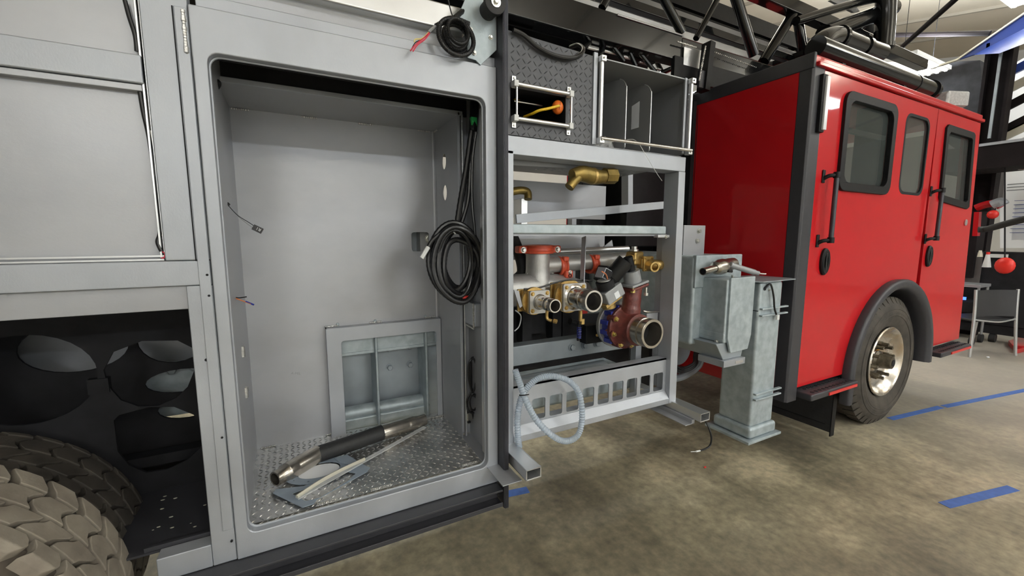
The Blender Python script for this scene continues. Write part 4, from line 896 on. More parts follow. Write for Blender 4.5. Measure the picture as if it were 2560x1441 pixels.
# steering gear shapes behind
uc = thing('underbody_coil', 'black hose coil around a round grey housing under the stabiliser', 'hose coil', (2.391,1.9,0.546))
cc = (2.326,1.9,0.712)
M().cyl((cc[0]-.02,1.98,cc[2]+.01),(cc[0]-.02,1.92,cc[2]+.01),.105,n=32).build('round_housing', GALVS, uc, bevel=.004)
for r_ in (.118,.135,.148): M().tube([(cc[0]-.01+r_*math.cos(a*PI/8), 1.9-.01*(a%3), cc[2]+r_*.95*math.sin(a*PI/8)) for a in range(16)], .009, 8, 4, closed=True).build('hose_loop', RUB, uc)
M().tube([(2.273,1.95,0.512), (2.393,1.95,0.516), (2.534,1.95,0.568), (2.59,1.95,0.664), (2.785,2,0.719)], .025, 10).build('arm', GALVS, uc)
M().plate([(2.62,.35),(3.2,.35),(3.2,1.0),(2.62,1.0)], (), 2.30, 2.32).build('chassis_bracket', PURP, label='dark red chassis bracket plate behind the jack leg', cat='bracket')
M().box(2.46,2.70,2.35,2.6,.3,1.0).build('black_block', BLKM, label='black block added to darken the space behind the stabiliser', cat='block')  # added black block keeps the underbody gap dark
lc = thing('loose_cable', 'black cable hanging from the square tube down to the floor with a white end', 'cable', (1.726,1.3,0.434))
M().tube([(1.774,1.32,0.59), (1.769,1.29,0.572), (1.778,1.27,0.516), (1.776,1.27,0.47), (1.744,1.27,0.457), (1.701,1.27,0.457)], .0045, 8).build('cable', LOOM, lc)
M().tube([(1.701,1.27,0.457), (1.672,1.27,0.46)], .004, 8, 1).build('sleeve_end', WHITE, lc)
M().tube([(1.672,1.27,0.46), (1.634,1.27,0.468)], .0014, 5, 1).build('wire', WHITE, lc)
# impact wrench
iw = thing('impact_wrench', 'grey air impact wrench with a long socket resting on the galvanised housing', 'impact wrench', (2.25,1.53,1.265))
w0 = Vector((1.97,1.52,1.307)); w1 = Vector((2.376,1.58,1.347))
d_ = (w1-w0).normalized()
M().lathe(w0, d_, [(0,.016),(.0,.0205),(.085,.0210),(.088,.018),(.125,.0175),(.128,.019)], 20, cap=False).build('socket', STEELD, iw)
M().cyl(w0+d_*.01, w0+d_*.012, .016, n=18).build('socket_bore', BLKM, iw)
M().lathe(w0+d_*.125, d_, [(0,.022),(.012,.036),(.05,.044),(.085,.044),(.10,.038),(.15,.038),(.205,.034),(.215,.020)], 24).build('motor_housing', STEELD, iw)
h0 = Vector((2.23,1.51,1.327)); h1 = Vector((2.365,1.48,1.29))
M().tube([h0+Vector((-.03,.01,.012)), h0, h0.lerp(h1,.5), h1], .0165, 14, 5).build('handle', GRYP, iw)
M().tube([h1, h1+Vector((.03,-.005,-.006))], .013, 10, 1).build('handle_cap', GRYP, iw)
M().tube([h1+Vector((.03,-.005,-.006)), h1+Vector((.055,-.01,-.010)), h1+Vector((.09,-.012,-.012))], .005, 8).build('air_fitting', STEEL, iw)
M().cyl(w0+d_*.18+Vector((.03,-.03,-.022)), w0+d_*.18+Vector((.055,-.038,-.024)), .008, n=10).build('trigger', BLKP, iw)
M().cyl(w0+d_*.205+Vector((0,-.035,-.008)), w0+d_*.205+Vector((.0,-.041,-.009)), .012, n=14).build('regulator_knob', BLKP, iw)
# silver mount plate between frame and cab
mp_ = M().box(2.08,2.27,1.75,1.76,1.38,1.565); mo = mp_.build('mount_plate', ALUP, label='silver bolted plate standing between the frame and the red cab', cat='plate', bevel=.002)
boltpart(mo, [(2.21,1.749,1.53),(2.20,1.749,1.47)], (0,-1,0), .012, .010, ZINC)

# ================================================================= CAB
cb_ = thing('truck_cab', 'glossy red crew cab of the truck with charcoal corner trim', 'truck cab', (4.1,2.6,.45))
S = 1.45; XC = 2.860; XR = 2.745; XF = 5.40; ZT = 2.50; ZB = .515
ax, az, ar = 4.10, .475, .66
arch = [(ax+ar*math.cos(a), az+ar*1.02*math.sin(a)) for a in [PI*0.98 - i*(PI*.98)/22 for i in range(23)]]
WIN1 = rrect(3.115,3.775,1.81,2.385,.07); WIN2 = rrect(3.975,4.372,1.817,2.382,.075); 
def side(y, th):
    M().plate([(XC,ZB),(3.44,ZB)] + [(x,z) for x,z in arch if x < 4.495 and z > .5] + [(4.494,ZT-.02),(XC,ZT-.02)], [WIN1, WIN2], y, y+th).build('side_panel', RED, cb_, bevel=.002)
side(S, .03)
WIN3 = [(4.725,1.80),(5.27,1.757),(5.31,1.775),(5.235,2.345),(5.20,2.362),(4.705,2.366),(4.672,2.34),(4.70,1.83)]
dpts = [(4.500,ZT-.02)] + [(x,z) for x,z in arch if x > 4.50 and z > .53]
dpts = dpts + [(4.76,.53),(5.56,.53),(5.50,1.2),(5.44,1.9),(5.385,ZT-.02)]
M().plate(dpts, [WIN3], S, S+.03).build('front_door', RED, cb_, bevel=.002, label='red front door with a dark framed window')
# wind screen side and far side
M().box(XR,5.42,3.90,3.93,ZB,ZT).build('far_side_panel', RED, cb_)
M().plate([(5.385,ZT),(5.44,1.9),(5.50,1.2),(5.56,.53),(5.50,.53),(5.44,1.2),(5.38,1.9),(5.33,ZT)], (), S+.03, S+.10).build('front_pillar', RED, cb_)
M().box(5.50,5.56,S+.05,3.9,.53,1.45).build('front_panel', RED, cb_)
ws = M(); ws.add([(5.47,1.55,1.45),(5.47,3.87,1.45),(5.37,3.87,2.45),(5.37,1.55,2.45),(5.475,1.55,1.45),(5.475,3.87,1.45),(5.375,3.87,2.45),(5.375,1.55,2.45)],[(0,1,2,3),(7,6,5,4),(0,4,5,1),(1,5,6,2),(2,6,7,3),(3,7,4,0)]); ws.build('windscreen', CGLASS, cb_)
# rear wall
M().box(XR,XR+.03,S+.08,3.85,.45,2.50).build('rear_wall', RED, cb_)
M().box(XR-.002,XR,2.235,2.24,.6,2.45).build('rear_seam', PURP, cb_)
# corner trim post
ct = M().plate([(XR,S+.012),(XR+.012,S),(XC,S-.001),(XC,S+.06),(XR+.03,S+.085),(XR,S+.085)], (), .430, 2.49, 'Z'); ct.build('corner_trim', CHAR, cb_, bevel=.003, label='charcoal corner trim running the full height of the cab')
M().box(XR-.005,XR+.02,S+.0,3.9,2.475,2.565).build('rear_top_trim', CHAR, cb_, bevel=.006, label='charcoal band along the top of the rear wall')
M().box(2.70,2.738,2.245,3.85,.95,2.50).build('rear_cover', BLKM, cb_)
# roof with drip rail
M().plate([(XR,S+.0),(5.42,S+.0),(5.42,3.9),(XR,3.9)], (), 2.50, 2.556, 'Z').build('roof', RED, cb_, bevel=.015, seg=3)
M().box(XR+.02,5.41,S-.018,S+.01,2.487,2.512).build('drip_rail', RED, cb_, bevel=.005)
# side windows
def rim(loop, w, y0, y1, name, mt, label=None):
    cx_ = sum(p[0] for p in loop)/len(loop); cz_ = sum(p[1] for p in loop)/len(loop)
    def off(k): return [(cx_+(p[0]-cx_)*(1+k/abs(max(q[0] for q in loop)-cx_)), cz_+(p[1]-cz_)*(1+k/abs(max(q[1] for q in loop)-cz_))) for p in loop]
    M().plate(off(w*.35), [off(-w*.65)], y0, y1).build(name, mt, cb_, bevel=.004, label=label)
rim(WIN1, .055, S-.020, S+.012, 'window_frame', BLKP)
rim(WIN2, .020, S-.001, S+.012, 'window_seal', BLKM)
rim(WIN3, .055, S-.016, S+.012, 'window_frame', BLKP)
for wl in (WIN1, WIN2, WIN3): M().plate(wl, (), S+.012, S+.018).build('window_pane', CGLASS, cb_)
M().box(3.15,3.75,S+.02,S+.04,2.17,2.20).build('window_bar', BLKM, cb_)
# interior glimpses
M().box(3.0,5.3,2.0,2.6,.7,1.72).build('cab_interior', BLKM, cb_)
M().box(XR+.03,XR+.05,1.6,3.85,.6,2.48).build('interior_lining', GREYW, cb_)
M().box(3.95,4.0,S+.05,1.75,1.2,2.48).build('inner_pillar', BLKM, cb_)
# marker lamp on the corner
ml = M().box(2.808,2.862,S-.022,S,2.118,2.448).build('side_marker_lamp', BLKP, cb_, bevel=.004, label='upright marker lamp with a white lens on the corner trim')
M().box(2.830,2.864,S-.034,S-.012,2.13,2.436).build('lens', LENSW, ml, bevel=.004)
# door handles and grab rails
for hx, zt, zb, xo in ((2.985,1.885,1.462,0),(4.575,1.872,1.470,1)):
    gh = M().cyl((hx,S-.055,zb),(hx,S-.055,zt),.014,n=14).build('grab_rail', EXTR, cb_)
    for z in (zt-.012, zb+.012):
        M().tube([(hx-.045,S-.002,z-.02),(hx-.035,S-.03,z-.004),(hx,S-.055,z)], .012, 10).build('rail_bracket', BLKP, gh)
        M().box(hx-.060,hx-.030,S-.008,S,z-.045,z+.035).build('rail_foot', BLKP, gh, bevel=.004)
        M().cyl((hx,S-.055,z-.018),(hx,S-.055,z+.018),.019,n=14).build('rail_collar', BLKP, gh)
for hx in (3.035,4.625):
    dh = M().lathe((hx,S-.001,1.335),(0,-1,0),[(0,.050),(.012,.050),(.020,.044),(.018,.026),(.006,.022)],28,cap=False); dh.v = [(hx+(x-hx)*.95,y,1.335+(z-1.335)*1.75) for x,y,z in dh.v]
    d1 = dh.build('door_handle', BLKP, cb_)
    M().box(hx-.020,hx+.020,S-.010,S-.002,1.27,1.40).build('handle_recess', BLKM, d1)
    M().box(hx-.008,hx+.008,S-.022,S-.012,1.28,1.39).build('handle_grip', LOOM, d1, bevel=.003)
M().cyl((5.33,S-.002,1.62),(5.33,S-.008,1.62),.028,n=18).build('filler_cap', ALUB, cb_)
# wheel arch
arc = [(ax+(ar-.01)*math.cos(a), az+(ar-.01)*1.02*math.sin(a)) for a in [PI*1.0 - i*PI/28 for i in range(29)]]
af = M(); sec = [(.03,.0),(.035,-.045),(.02,-.062),(-.02,-.060),(-.045,-.03),(-.05,.02),(-.05,.30)]
vs = []; fs = []
for i,(x,z) in enumerate([(arc[0][0],.30)]+arc+[(arc[-1][0],.43)]):
    dxx = x-ax; dzz = max(0,z-az); L = math.hypot(dxx,dzz) or 1
    for (r_, yo) in sec: vs.append((x+dxx/L*r_, S+yo, z+dzz/L*r_))
K = len(sec)
for i in range(len(arc)+1):
    for j in range(K-1): fs.append((i*K+j,i*K+j+1,(i+1)*K+j+1,(i+1)*K+j))
af.add(vs, fs).build('wheel_arch', CHAR, cb_, label='charcoal fender flare over the front wheel', smooth=1.2)
M().box(3.45,4.78,S+.30,S+.32,.35,1.15).build('arch_liner', BLKM, cb_)
M().tube([(3.48,S+.05,.50),(3.50,S+.04,.72),(3.60,S+.02,.94)], .004, 6).build('arch_cable', RED, cb_)
# steps
for (x0,x1,zz) in ((2.875,3.47,.478),(4.90,5.58,.485)):
    sp = M().box(x0,x1,S-.085,S+.05,zz-.035,zz+.010).build('cab_step', CHAR, cb_, bevel=.012)
    M().box(x0+.20,x1-.03,S-.092,S-.084,zz-.026,zz-.006).build('reflector', REFL, sp, bevel=.002)
    g_ = M()
    for i in range(int((x1-x0)/.045)-1):
        for j in range(2):
            x = x0+.06+i*.045+(.02 if j else 0); g_.lathe((x,S-.055+j*.055,zz+.010),(0,0,1),[(0,.014),(.003,.012),(.004,.008),(0.0015,.006)],8,cap=False)
    g_.build('grip_studs', BLKM, sp, kind='stuff')
# mud flap
mfp = M().box(3.42,3.44,1.49,1.98,.06,.44).build('mud_flap', RUB, cb_, label='black mud flap behind the front wheel')
M().box(3.417,3.42,1.52,1.95,.11,.115).build('flap_bead', BLKP, mfp)
M().box(3.42,3.47,1.482,1.49,.03,.44).build('flap_edge', BLKP, mfp)
# front wheel
fw = thing('front_wheel', 'front wheel with muddy black tyre and rusty chrome rim under the red cab', 'wheel', (4.075,1.58,0))
WX, WZ, WR = 4.125, .505, .520
y0 = 1.455
M().lathe((WX,y0,WZ),(0,1,0),[(.05,.272),(.02,.282),(.0,.33),(-.014,.39),(-.010,.44),(.008,WR-.045),(.03,WR-.024),(.06,WR-.018),(.24,WR-.018),(.28,WR-.03),(.295,.40),(.28,.28)],80,close=True).build('tyre', TYREF, fw)
for r_ in (.375,.395,.425): M().lathe((WX,y0-.0125,WZ),(0,1,0),[(0,r_),(-.002,r_+.004),(0,r_+.008)],80,cap=False).build('sidewall_ring', TYREF, fw)
nbk = 44
for i in range(nbk):
    a0 = 2*PI*i/nbk; a1 = a0+2*PI/nbk*.80; v = []
    for yy, rr_ in ((y0+.004,WR-.050),(y0+.028,WR),(y0+.11,WR),(y0+.11,WR-.030),(y0+.02,WR-.060)):
        for a in (a0,a1): v.append((WX+rr_*math.cos(a+(yy-y0)*.5), yy, WZ+rr_*math.sin(a+(yy-y0)*.5)))
    M().add(v,[(0,1,3,2),(2,3,5,4),(4,5,7,6),(0,2,4,6,8),(1,9,7,5,3),(8,9,1,0),(6,7,9,8)]).build('tread_block', TYREF, fw)
rim_ = M().lathe((WX,y0+.005,WZ),(0,1,0),[(.05,.26),(0.0,.282),(-.008,.276),(.0,.262),(.022,.250),(.040,.232),(.062,.215),(.072,.19),(.068,.09),(.06,.08)],56,cap=False).build('rim', RUST, fw)
hb = M().lathe((WX,y0+.09,WZ),(0,-1,0),[(0,.082),(.03,.078),(.045,.060),(.10,.055),(.125,.048),(.13,.030),(.128,.001)],26,cap=False).build('hub', HUB, fw)
M().cyl((WX,y0-.036,WZ),(WX,y0-.042,WZ),.028,n=16).build('hub_cap', BLKM, hb)
for k in range(10):
    a = 2*PI*k/10+.2; q = (WX+.135*math.cos(a), WZ+.135*math.sin(a))
    M().cyl((q[0],y0+.075,q[1]),(q[0],y0+.005,q[1]),.014,n=10).build('stud', HUB, rim_)
    M().cyl((q[0],y0+.072,q[1]),(q[0],y0+.046,q[1]),.021,n=6).build('lug_nut', HUB, rim_)
M().tube([(WX-.06,y0+.065,WZ+.11),(WX-.03,y0+.06,WZ+.09),(WX+.0,y0+.06,WZ+.10)],.010,8).build('grease_smear', AMBER, fw)
# things on the roof
def chrome_tube(pts, r, name, label, cat='roof tube', k=8, mt=BLKG, n=22):
    return M().tube(pts, r, n, k).build(name, mt, label=label, cat=cat)
t1 = thing('roof_tube', 'long glossy black tube lying along the near edge of the cab roof', 'tube', (4.0,1.62,2.56))
M().cyl((3.02,1.60,2.70),(4.80,1.60,2.70),.064,n=28).build('tube', BLKG, t1)
M().ring((4.72,1.60,2.70),(4.735,1.60,2.70),.076,.063,28).build('clamp_ring', BLKP, t1)
M().ring((4.40,1.60,2.70),(4.41,1.60,2.70),.067,.063,28).build('clamp_ring', BLKP, t1)
for x in (3.3,4.2): M().box(x,x+.04,1.57,1.63,2.556,2.65).build('tube_foot', BLKP, t1)
t2 = thing('roof_tube', 'second black tube ending further forward on the roof near the light bar', 'tube', (4.3,1.80,2.56))
M().cyl((3.2,1.80,2.67),(5.02,1.74,2.67),.055,n=24).build('tube', BLKG, t2)
M().ring((5.0,1.74,2.67),(5.012,1.74,2.67),.062,.052,24).build('end_ring', BLKP, t2)
for x in (3.5,4.6): M().box(x,x+.04,1.77,1.83,2.556,2.63).build('tube_foot', BLKP, t2)
lbx = thing('light_bar', 'clear lensed light bar standing on the front of the cab roof', 'light bar', (5.1,1.75,2.56))
M().plate([(5.12,1.60),(5.32,1.52),(5.40,1.58),(5.40,2.9),(5.12,2.9)], (), 2.635, 2.755, 'Z').build('lens', LENS, lbx, bevel=.02, seg=3)
M().box(5.15,5.36,1.60,2.9,2.557,2.635).build('base', BLKP, lbx)
for y in (1.70,1.74): M().box(5.116,5.12,y,y+.012,2.635,2.755).build('lens_seam', WHITE, lbx)

# ================================================================= AERIAL LADDER
al = thing('aerial_ladder', 'gloss black aerial ladder truss running above the pump module and the cab', 'ladder', (1.5,2.7,2.7))
LY = 2.20
M().box(-1.2,2.50,LY,LY+.10,2.725,2.905).build('base_rail', BLKG, al, bevel=.008)
M().box(2.50,3.75,LY,LY+.10,2.70,2.885).build('base_rail', BLKG, al, bevel=.008)
M().box(2.42,4.6,LY-.012,LY+.02,2.60,2.75).build('rail_doubler', BLKP, al, bevel=.004)
M().box(-1.2,2.35,LY+.10,LY+.36,2.72,2.745).build('base_flange', BLKP, al)
M().cyl((1.90,LY-.004,2.895),(2.50,LY-.004,2.895),.006,n=8).build('handrail_strip', ALUB, al)
def diag(p0, p1, r=.032): M().cyl(p0, p1, r, n=14).build('diagonal_brace', BLKG, al)
diag((2.277,2.25,3.197), (2.548,2.25,2.945)); diag((2.962,2.25,3.346), (2.696,2.25,2.937), .022)
diag((3.088,2.25,3.35), (3.382,2.25,2.951), .040); diag((3.881,2.25,3.391), (3.508,2.25,2.922), .042)
diag((1.929,2.25,3.108), (1.82,2.25,2.939), .026); diag((4.078,2.35,3.514), (4.262,2.35,3.146), .04)
diag((1.585,2.25,3.064), (1.457,2.25,2.898), .026)
M().box(-1.2,6.4,LY,LY+.09,3.36,3.46).build('top_rail', BLKG, al, bevel=.006)
# inner fly sections
M().box(1.0,5.2,2.50,2.56,3.02,3.07).build('fly_rail', ALUP, al, bevel=.004)
M().box(-1.2,5.2,2.46,2.52,2.86,2.95).build('fly_rail', GALVS, al, bevel=.006)
M().box(-1.2,6.0,3.20,3.28,2.86,3.0).build('fly_rail', BLKG, al, bevel=.006)
M().box(-1.2,6.0,3.30,3.38,3.36,3.46).build('top_rail', BLKG, al)
M().box(-1.2,5.6,2.62,2.66,3.22,3.30).build('fly_rail', BLKP, al)
M().box(-1.2,5.6,3.02,3.06,3.22,3.30).build('fly_rail', BLKP, al)
M().box(1.0,5.6,2.60,2.66,3.135,3.195).build('fly_rail', ALUB, al, bevel=.006)
M().box(1.0,5.6,2.60,2.64,3.285,3.335).build('fly_rail', ALUP, al, bevel=.006)
for i in range(8): M().box(1.6+i*.5,1.63+i*.5,2.61,2.64,3.195,3.285).build('fly_upright', ALUP, al)
M().box(-1.2,6.0,2.40,2.46,3.10,3.16).build('fly_rail', BLKG, al, bevel=.006)
M().box(-1.2,6.0,2.72,2.80,3.46,3.60).build('top_rail', BLKP, al)
M().box(-1.2,6.0,2.98,3.04,3.52,3.62).build('top_rail', BLKP, al)
M().box(1.0,4.6,2.70,2.98,3.40,3.42).build('cable_tray', BLKM, al)
for i in range(11): M().beam((1.0+i*.45,2.76,3.0),(1.22+i*.45,2.76,3.48),.035,.035,(0,1,0)).build('fly_brace', BLKG, al)
rg = M().cyl((0,2.52,2.90),(0,3.22,2.90),.020,n=10).mesh('rung', BLKG)
for i in range(16):
    o = bpy.data.objects.new('rung', rg); C.objects.link(o); attach(o, al); o.location = (.1+i*.35,0,0)
for i in range(10):
    x = .6+i*.5
    M().cyl((x,3.24,2.95),(x+.25*(1 if i%2 else -1),3.34,3.38),.024,n=10).build('diagonal_brace', BLKG, al)
for i in range(7):
    x = 1.7+i*.42; M().box(x,x+.03,2.50,2.53,2.93,3.03).build('fly_upright', ALUP, al)
for i in range(8):
    x = 1.2+i*.55; M().beam((x,2.64,2.95),(x+.28,2.64,3.24),.03,.03,(0,1,0)).build('fly_brace', BLKG, al)
M().box(4.2,6.3,2.25,3.2,3.14,3.18).build('tip_plate', BLKM, al)
M().box(4.2,5.6,LY,LY+.05,2.95,3.12).build('tip_rail', BLKG, al, bevel=.006)
# joint with silver plate and strap
M().box(*(lambda p,q:(p[0],q[0],LY-.016,LY-.012,q[2],p[2]))((2.503,2.18,2.828),(2.679,2.18,2.7))).build('wear_plate', ALUB, al)
M().beam((2.673,2.12,2.85), (2.642,2.12,2.523), .075, .05, (1,0,0)).build('strap_bracket', BLKP, al)
M().box(*(lambda p,q:(p[0],q[0],2.10,2.12,q[2],p[2]))((2.573,2.12,2.651),(2.684,2.12,2.535))).build('strap_foot', CHAR, al, bevel=.002)
weld((2.419,2.17,2.828), (2.605,2.17,2.829), .006, 16, al); weld((2.604,2.09,2.804), (2.558,2.09,2.575), .006, 22, al)
weld((2.784,2.17,2.836), (3.297,2.17,2.817), .005, 26, al)
# bed under the ladder
lbed = thing('ladder_bed', 'black ladder bed and torque box behind the aluminium upper rail', 'ladder bed', (.3,2.6,2.3))
M().box(-1.4,1.36,2.31,3.15,2.10,2.70).build('bed_box', BLKP, lbed, bevel=.01)
M().box(.5,2.30,2.55,2.60,2.15,2.36).build('bed_arm', BLKP, lbed, bevel=.01)
M().box(1.2,2.2,2.75,2.80,2.2,2.70).build('bed_sheet', BLKM, lbed)
M().box(1.95,2.70,2.58,2.62,.95,2.30).build('black_backdrop', BLKM, lbed)  # black backdrop added to keep the view through the pump frame dark
for p,q in (((1.739,2.28,2.724),(1.837,2.28,2.695)),((1.876,2.28,2.722),(2,2.28,2.701)),((2.041,2.28,2.719),(2.132,2.28,2.695)),((2.186,2.28,2.705),(2.27,2.28,2.689)),((2.339,2.28,2.69),(2.399,2.28,2.674))):
    M().box(p[0],q[0],2.28,2.30,q[2],p[2]).build('silver_bracket', ALUB, lbed, bevel=.01)
for a_,b2 in (((1.662,2.26,2.654),(1.742,2.26,2.726)),((2.025,2.26,2.663),(1.918,2.26,2.742)),((2.321,2.26,2.638),(2.165,2.26,2.74)),((1.83,2.27,2.66),(1.867,2.27,2.741)),((2.142,2.27,2.655),(2.081,2.27,2.733))): M().cyl(a_, b2, .014, n=8).build('hydraulic_line', BLKG, lbed)
M().box(2.15,2.70,2.32,2.55,1.42,2.62).build('tower_post', BLKP, lbed, bevel=.01)
for i in range(7):
    x = 1.45+i*.14; M().cyl((x,2.1+.05*(i%2),2.42),(x+.08,2.6,2.50),.016,n=8).build('hydraulic_line', BLKG if i%2 else GALVS, lbed)
M().box(1.3,2.2,2.6,2.64,2.30,2.36).build('bed_rail', GALVS, lbed)
M().box(2.2,2.72,2.35,2.7,2.40,2.56).build('light_trim', BLKP, lbed)
M().tube([(0.764,1.455,2.258), (0.81,1.455,2.249), (0.872,1.455,2.219), (0.945,1.455,2.204), (1.02,1.452,2.206), (1.071,1.455,2.228), (1.105,1.48,2.268), (1.129,1.55,2.315), (1.123,1.6,2.323)], .0085, 10).build('black_cable', LOOM, label='black cable drooping in front of the charcoal diamond plate', cat='cable')
# big black pipes at the ladder tip
bp_ = thing('tip_pipework', 'thick glossy black pipework with elbows above the rear of the cab roof', 'pipework', (4.4,2.1,2.6))
M().tube([(5.018,2.1,3.898), (5.073,2.1,3.635), (5.098,2.1,3.464), (5.105,2.1,3.294)], .080, 22, 8).build('upright_pipe', BLKG, bp_)
M().tube([(4.959,2.06,3.201), (4.614,2.04,3.175), (4.294,2.02,3.156), (4.091,2,3.138), (3.904,1.98,3.082), (3.758,1.96,3.006), (3.684,1.96,2.932)], .078, 22, 8).build('elbow_pipe', BLKG, bp_)
M().tube([(5.443,2.2,3.767), (5.068,2.2,3.607), (4.651,2.2,3.436), (4.268,2.2,3.277)], .075, 18, 8).build('cross_pipe', BLKG, bp_)
M().tube([(5.417,2.2,3.872), (4.823,2.2,3.673), (4.238,2.2,3.451), (3.832,2.2,3.289)], .035, 14, 8).build('cross_pipe', BLKG, bp_)
M().cyl((5.27,2.35,3.642), (5.512,2.35,3.499), .07, n=16).build('hinge_pipe', BLKP, bp_)
for (a_,b_) in (((5.101,2.1,3.314),(5.101,2.1,3.278)),((4.614,2.04,3.175),(4.553,2.035,3.171)),((4.122,2,3.138),(4.085,2,3.136))):
    M().cyl(a_, b_, .088, n=24).build('pipe_collar', BLKG, bp_)
M().plate([(p[0],p[2]) for p in ((4.512,2.3,3.662), (4.814,2.3,3.77), (5.058,2.3,3.692), (4.949,2.3,3.659))], (), 2.30, 2.32).build('side_shield', ALUP, bp_)

# ================================================================= BACKGROUND ON THE RIGHT
def quad(pts, X, t=.05):
    """panel in the plane across the hall from its corner points"""
    return M().plate([(p[1],p[2]) for p in pts], (), X, X+t, 'X')
col = thing('steel_column', 'dark brown steel column rising behind the front of the cab', 'column', (9.0,2.35,0))
M().box(9.0,9.2,2.20,2.235,0,4.25).build('column_flange', BROWN, col)
M().box(9.0,9.2,2.44,2.475,0,4.25).build('column_flange', BROWN, col)
M().box(9.09,9.11,2.235,2.44,0,4.25).build('column_web', BROWN, col)
M().box(8.97,9.0,2.30,2.33,2.9,4.1).build('column_conduit', GALVS, col)
quad([(9.6,3.46,4.419), (9.6,2.688,4.211), (9.6,2.466,2.79), (9.6,2.777,2.844), (9.6,3.373,3.48)], 9.6, .3).build('trim_3', BLKM, kind='structure')
bb_ = thing('blue_beam', 'shiny blue sloping roof beam in the upper right corner', 'beam', (8.8,2.475,4.097))
quad([(9,3.065,4.11), (9,2.769,4.141), (9,1.962,4.641), (9,1.936,4.384), (9,2.602,4.143)], 9.0, .04).build('beam_web', BLUEB, bb_)
quad([(8.97,3.056,4.113), (8.97,2.761,4.144), (8.97,1.956,4.641), (8.97,1.954,4.616), (8.97,2.759,4.121), (8.97,3.055,4.095)], 8.97, .05).build('beam_edge', CREAM, bb_)
fl = M(); fl.add([(9,2.602,4.143), (9,1.936,4.384), (8.7,1.849,4.064), (8.7,2.258,3.982)], [(0,1,2,3)]); fl.build('beam_flange', BLUEB, bb_)
def brace(p0, p1, r, label):
    M().cyl(p0, p1, r, n=8).build('brace_rod', BROWN, label=label, cat='rod')
brace((7.4,2.902,3.975), (6.2,1.958,3.943), .028, 'dark diagonal brace rod with cables crossing the beige ceiling')
M().cyl((9,3.879,4.922), (9,2.454,4.381), .035, n=8).build('ceiling_pipe', BROWN, label='dark horizontal pipe below the beige ceiling', cat='pipe')
sf = thing('mezzanine_shelf', 'shelf slab with a pale edge jutting out right of the cab front', 'shelf', (8.5,2.061,2.517))
M().box(8.3,9.0,1.7,2.6,2.60,2.72).build('shelf_slab', BROWN, sf)
M().box(8.28,8.30,1.7,2.22,2.70,2.735).build('shelf_edge', ALU, sf)
M().box(8.3,9.0,1.2,2.6,2.40,2.60).build('shelf_beam', BROWN, sf)
for q0,q1,mt,lb in (((9.25,2.374,3.783),(9.25,2.007,3.949),BLUEB,'thin blue beam right of the brown column'),((9.25,2.351,3.554),(9.25,1.985,3.733),CREAM,'pale wall strip right of the brown column, upper'),
        ((9.25,2.328,3.313),(9.25,1.962,3.506),BROWN,'brown beam right of the brown column, upper'),((9.25,2.32,2.99),(9.25,1.932,3.202),BROWN,'brown beam right of the brown column, lower'),((9.25,2.31,2.892),(9.25,1.922,3.105),CREAM,'pale strip under the lower brown beam')):
    M().beam(q0, q1, .05, .11).build('wall_beam', mt, label=lb, cat='beam')
quad([(9.5,2.543,2.523), (9.5,2.248,2.558), (9.5,2.212,1.949), (9.5,2.486,1.935)], 9.5).build('trim_1', GREYW, kind='structure')
quad([(9.9,2.533,4.036), (9.9,2.16,4.247), (9.9,1.867,1.322), (9.9,2.266,1.311)], 9.9, .1).build('trim_2', WALLW, kind='structure')
ps = quad([(9.4,2.066,1.965), (9.4,1.927,1.968), (9.4,1.875,1.443), (9.4,2.053,1.441)], 9.4, .01); pso = ps.build('paper_sheet', PAPER, label='printed paper sheet with blue lines on the white panel', cat='paper')
for z0,dz,n_,x0,x1,y1 in (((9.39,1.977,1.546)[2],.058,9,9.392,9.398,(9.39,2.077,2.023)[1]),):
    for i in range(n_): M().box(x0,x1,1.55,y1,z0+i*dz,z0+i*dz+.006).build('printed_line', BLUEB, pso)
for i,lb in enumerate(('lowest','middle','uppermost')):
    z = 2.19+i*.045; M().box(9.78,9.8,1.6,(9.8,2.259,2.235)[1],z,z+.012).build('conduit', GREYB, label='thin grey conduit on the white panel, %s of three' % lb, cat='conduit', group='conduits on the white panel')
# other red machine and black arm
ra = thing('red_machine', 'red and grey machine front partly hidden behind the front door of the cab', 'machine', (8.6,2.091,1.445))
M().tube([(8.6,2.25,1.894), (8.6,2.169,1.933), (8.6,2.065,1.948), (8.6,2.006,1.901)], .05, 10).build('red_cowl', RED, ra)
M().tube([(8.5,2.076,1.924), (8.5,2.006,1.957), (8.5,1.974,1.917)], .06, 10).build('grey_cap', ALU, ra)
M().box(8.6,8.9,2.2,2.42,.9,1.85).build('machine_body', BROWN, ra)
M().sphere((8.5,2.056,1.793), .06, 12).build('red_knob', REDP, ra)
M().beam((8.5,2.2,1.833), (8.5,2.187,1.5), .05, .10, (1,0,0)).build('red_edge', RED, ra)
M().tube([(7.2,1.84,1.575), (7.2,1.763,1.584), (6.9,1.548,1.638), (6.6,1.277,1.706)], .035, 14).build('boom_tube', RUB, label='thick black tube reaching in from the right edge of the photo', cat='tube')
cs = M().sphere((8.8,1.813,2.606), .33, 24, (.5,1,.7)).build('red_drum', PURP, label='curved dark red drum at the right edge under the shelf', cat='drum')
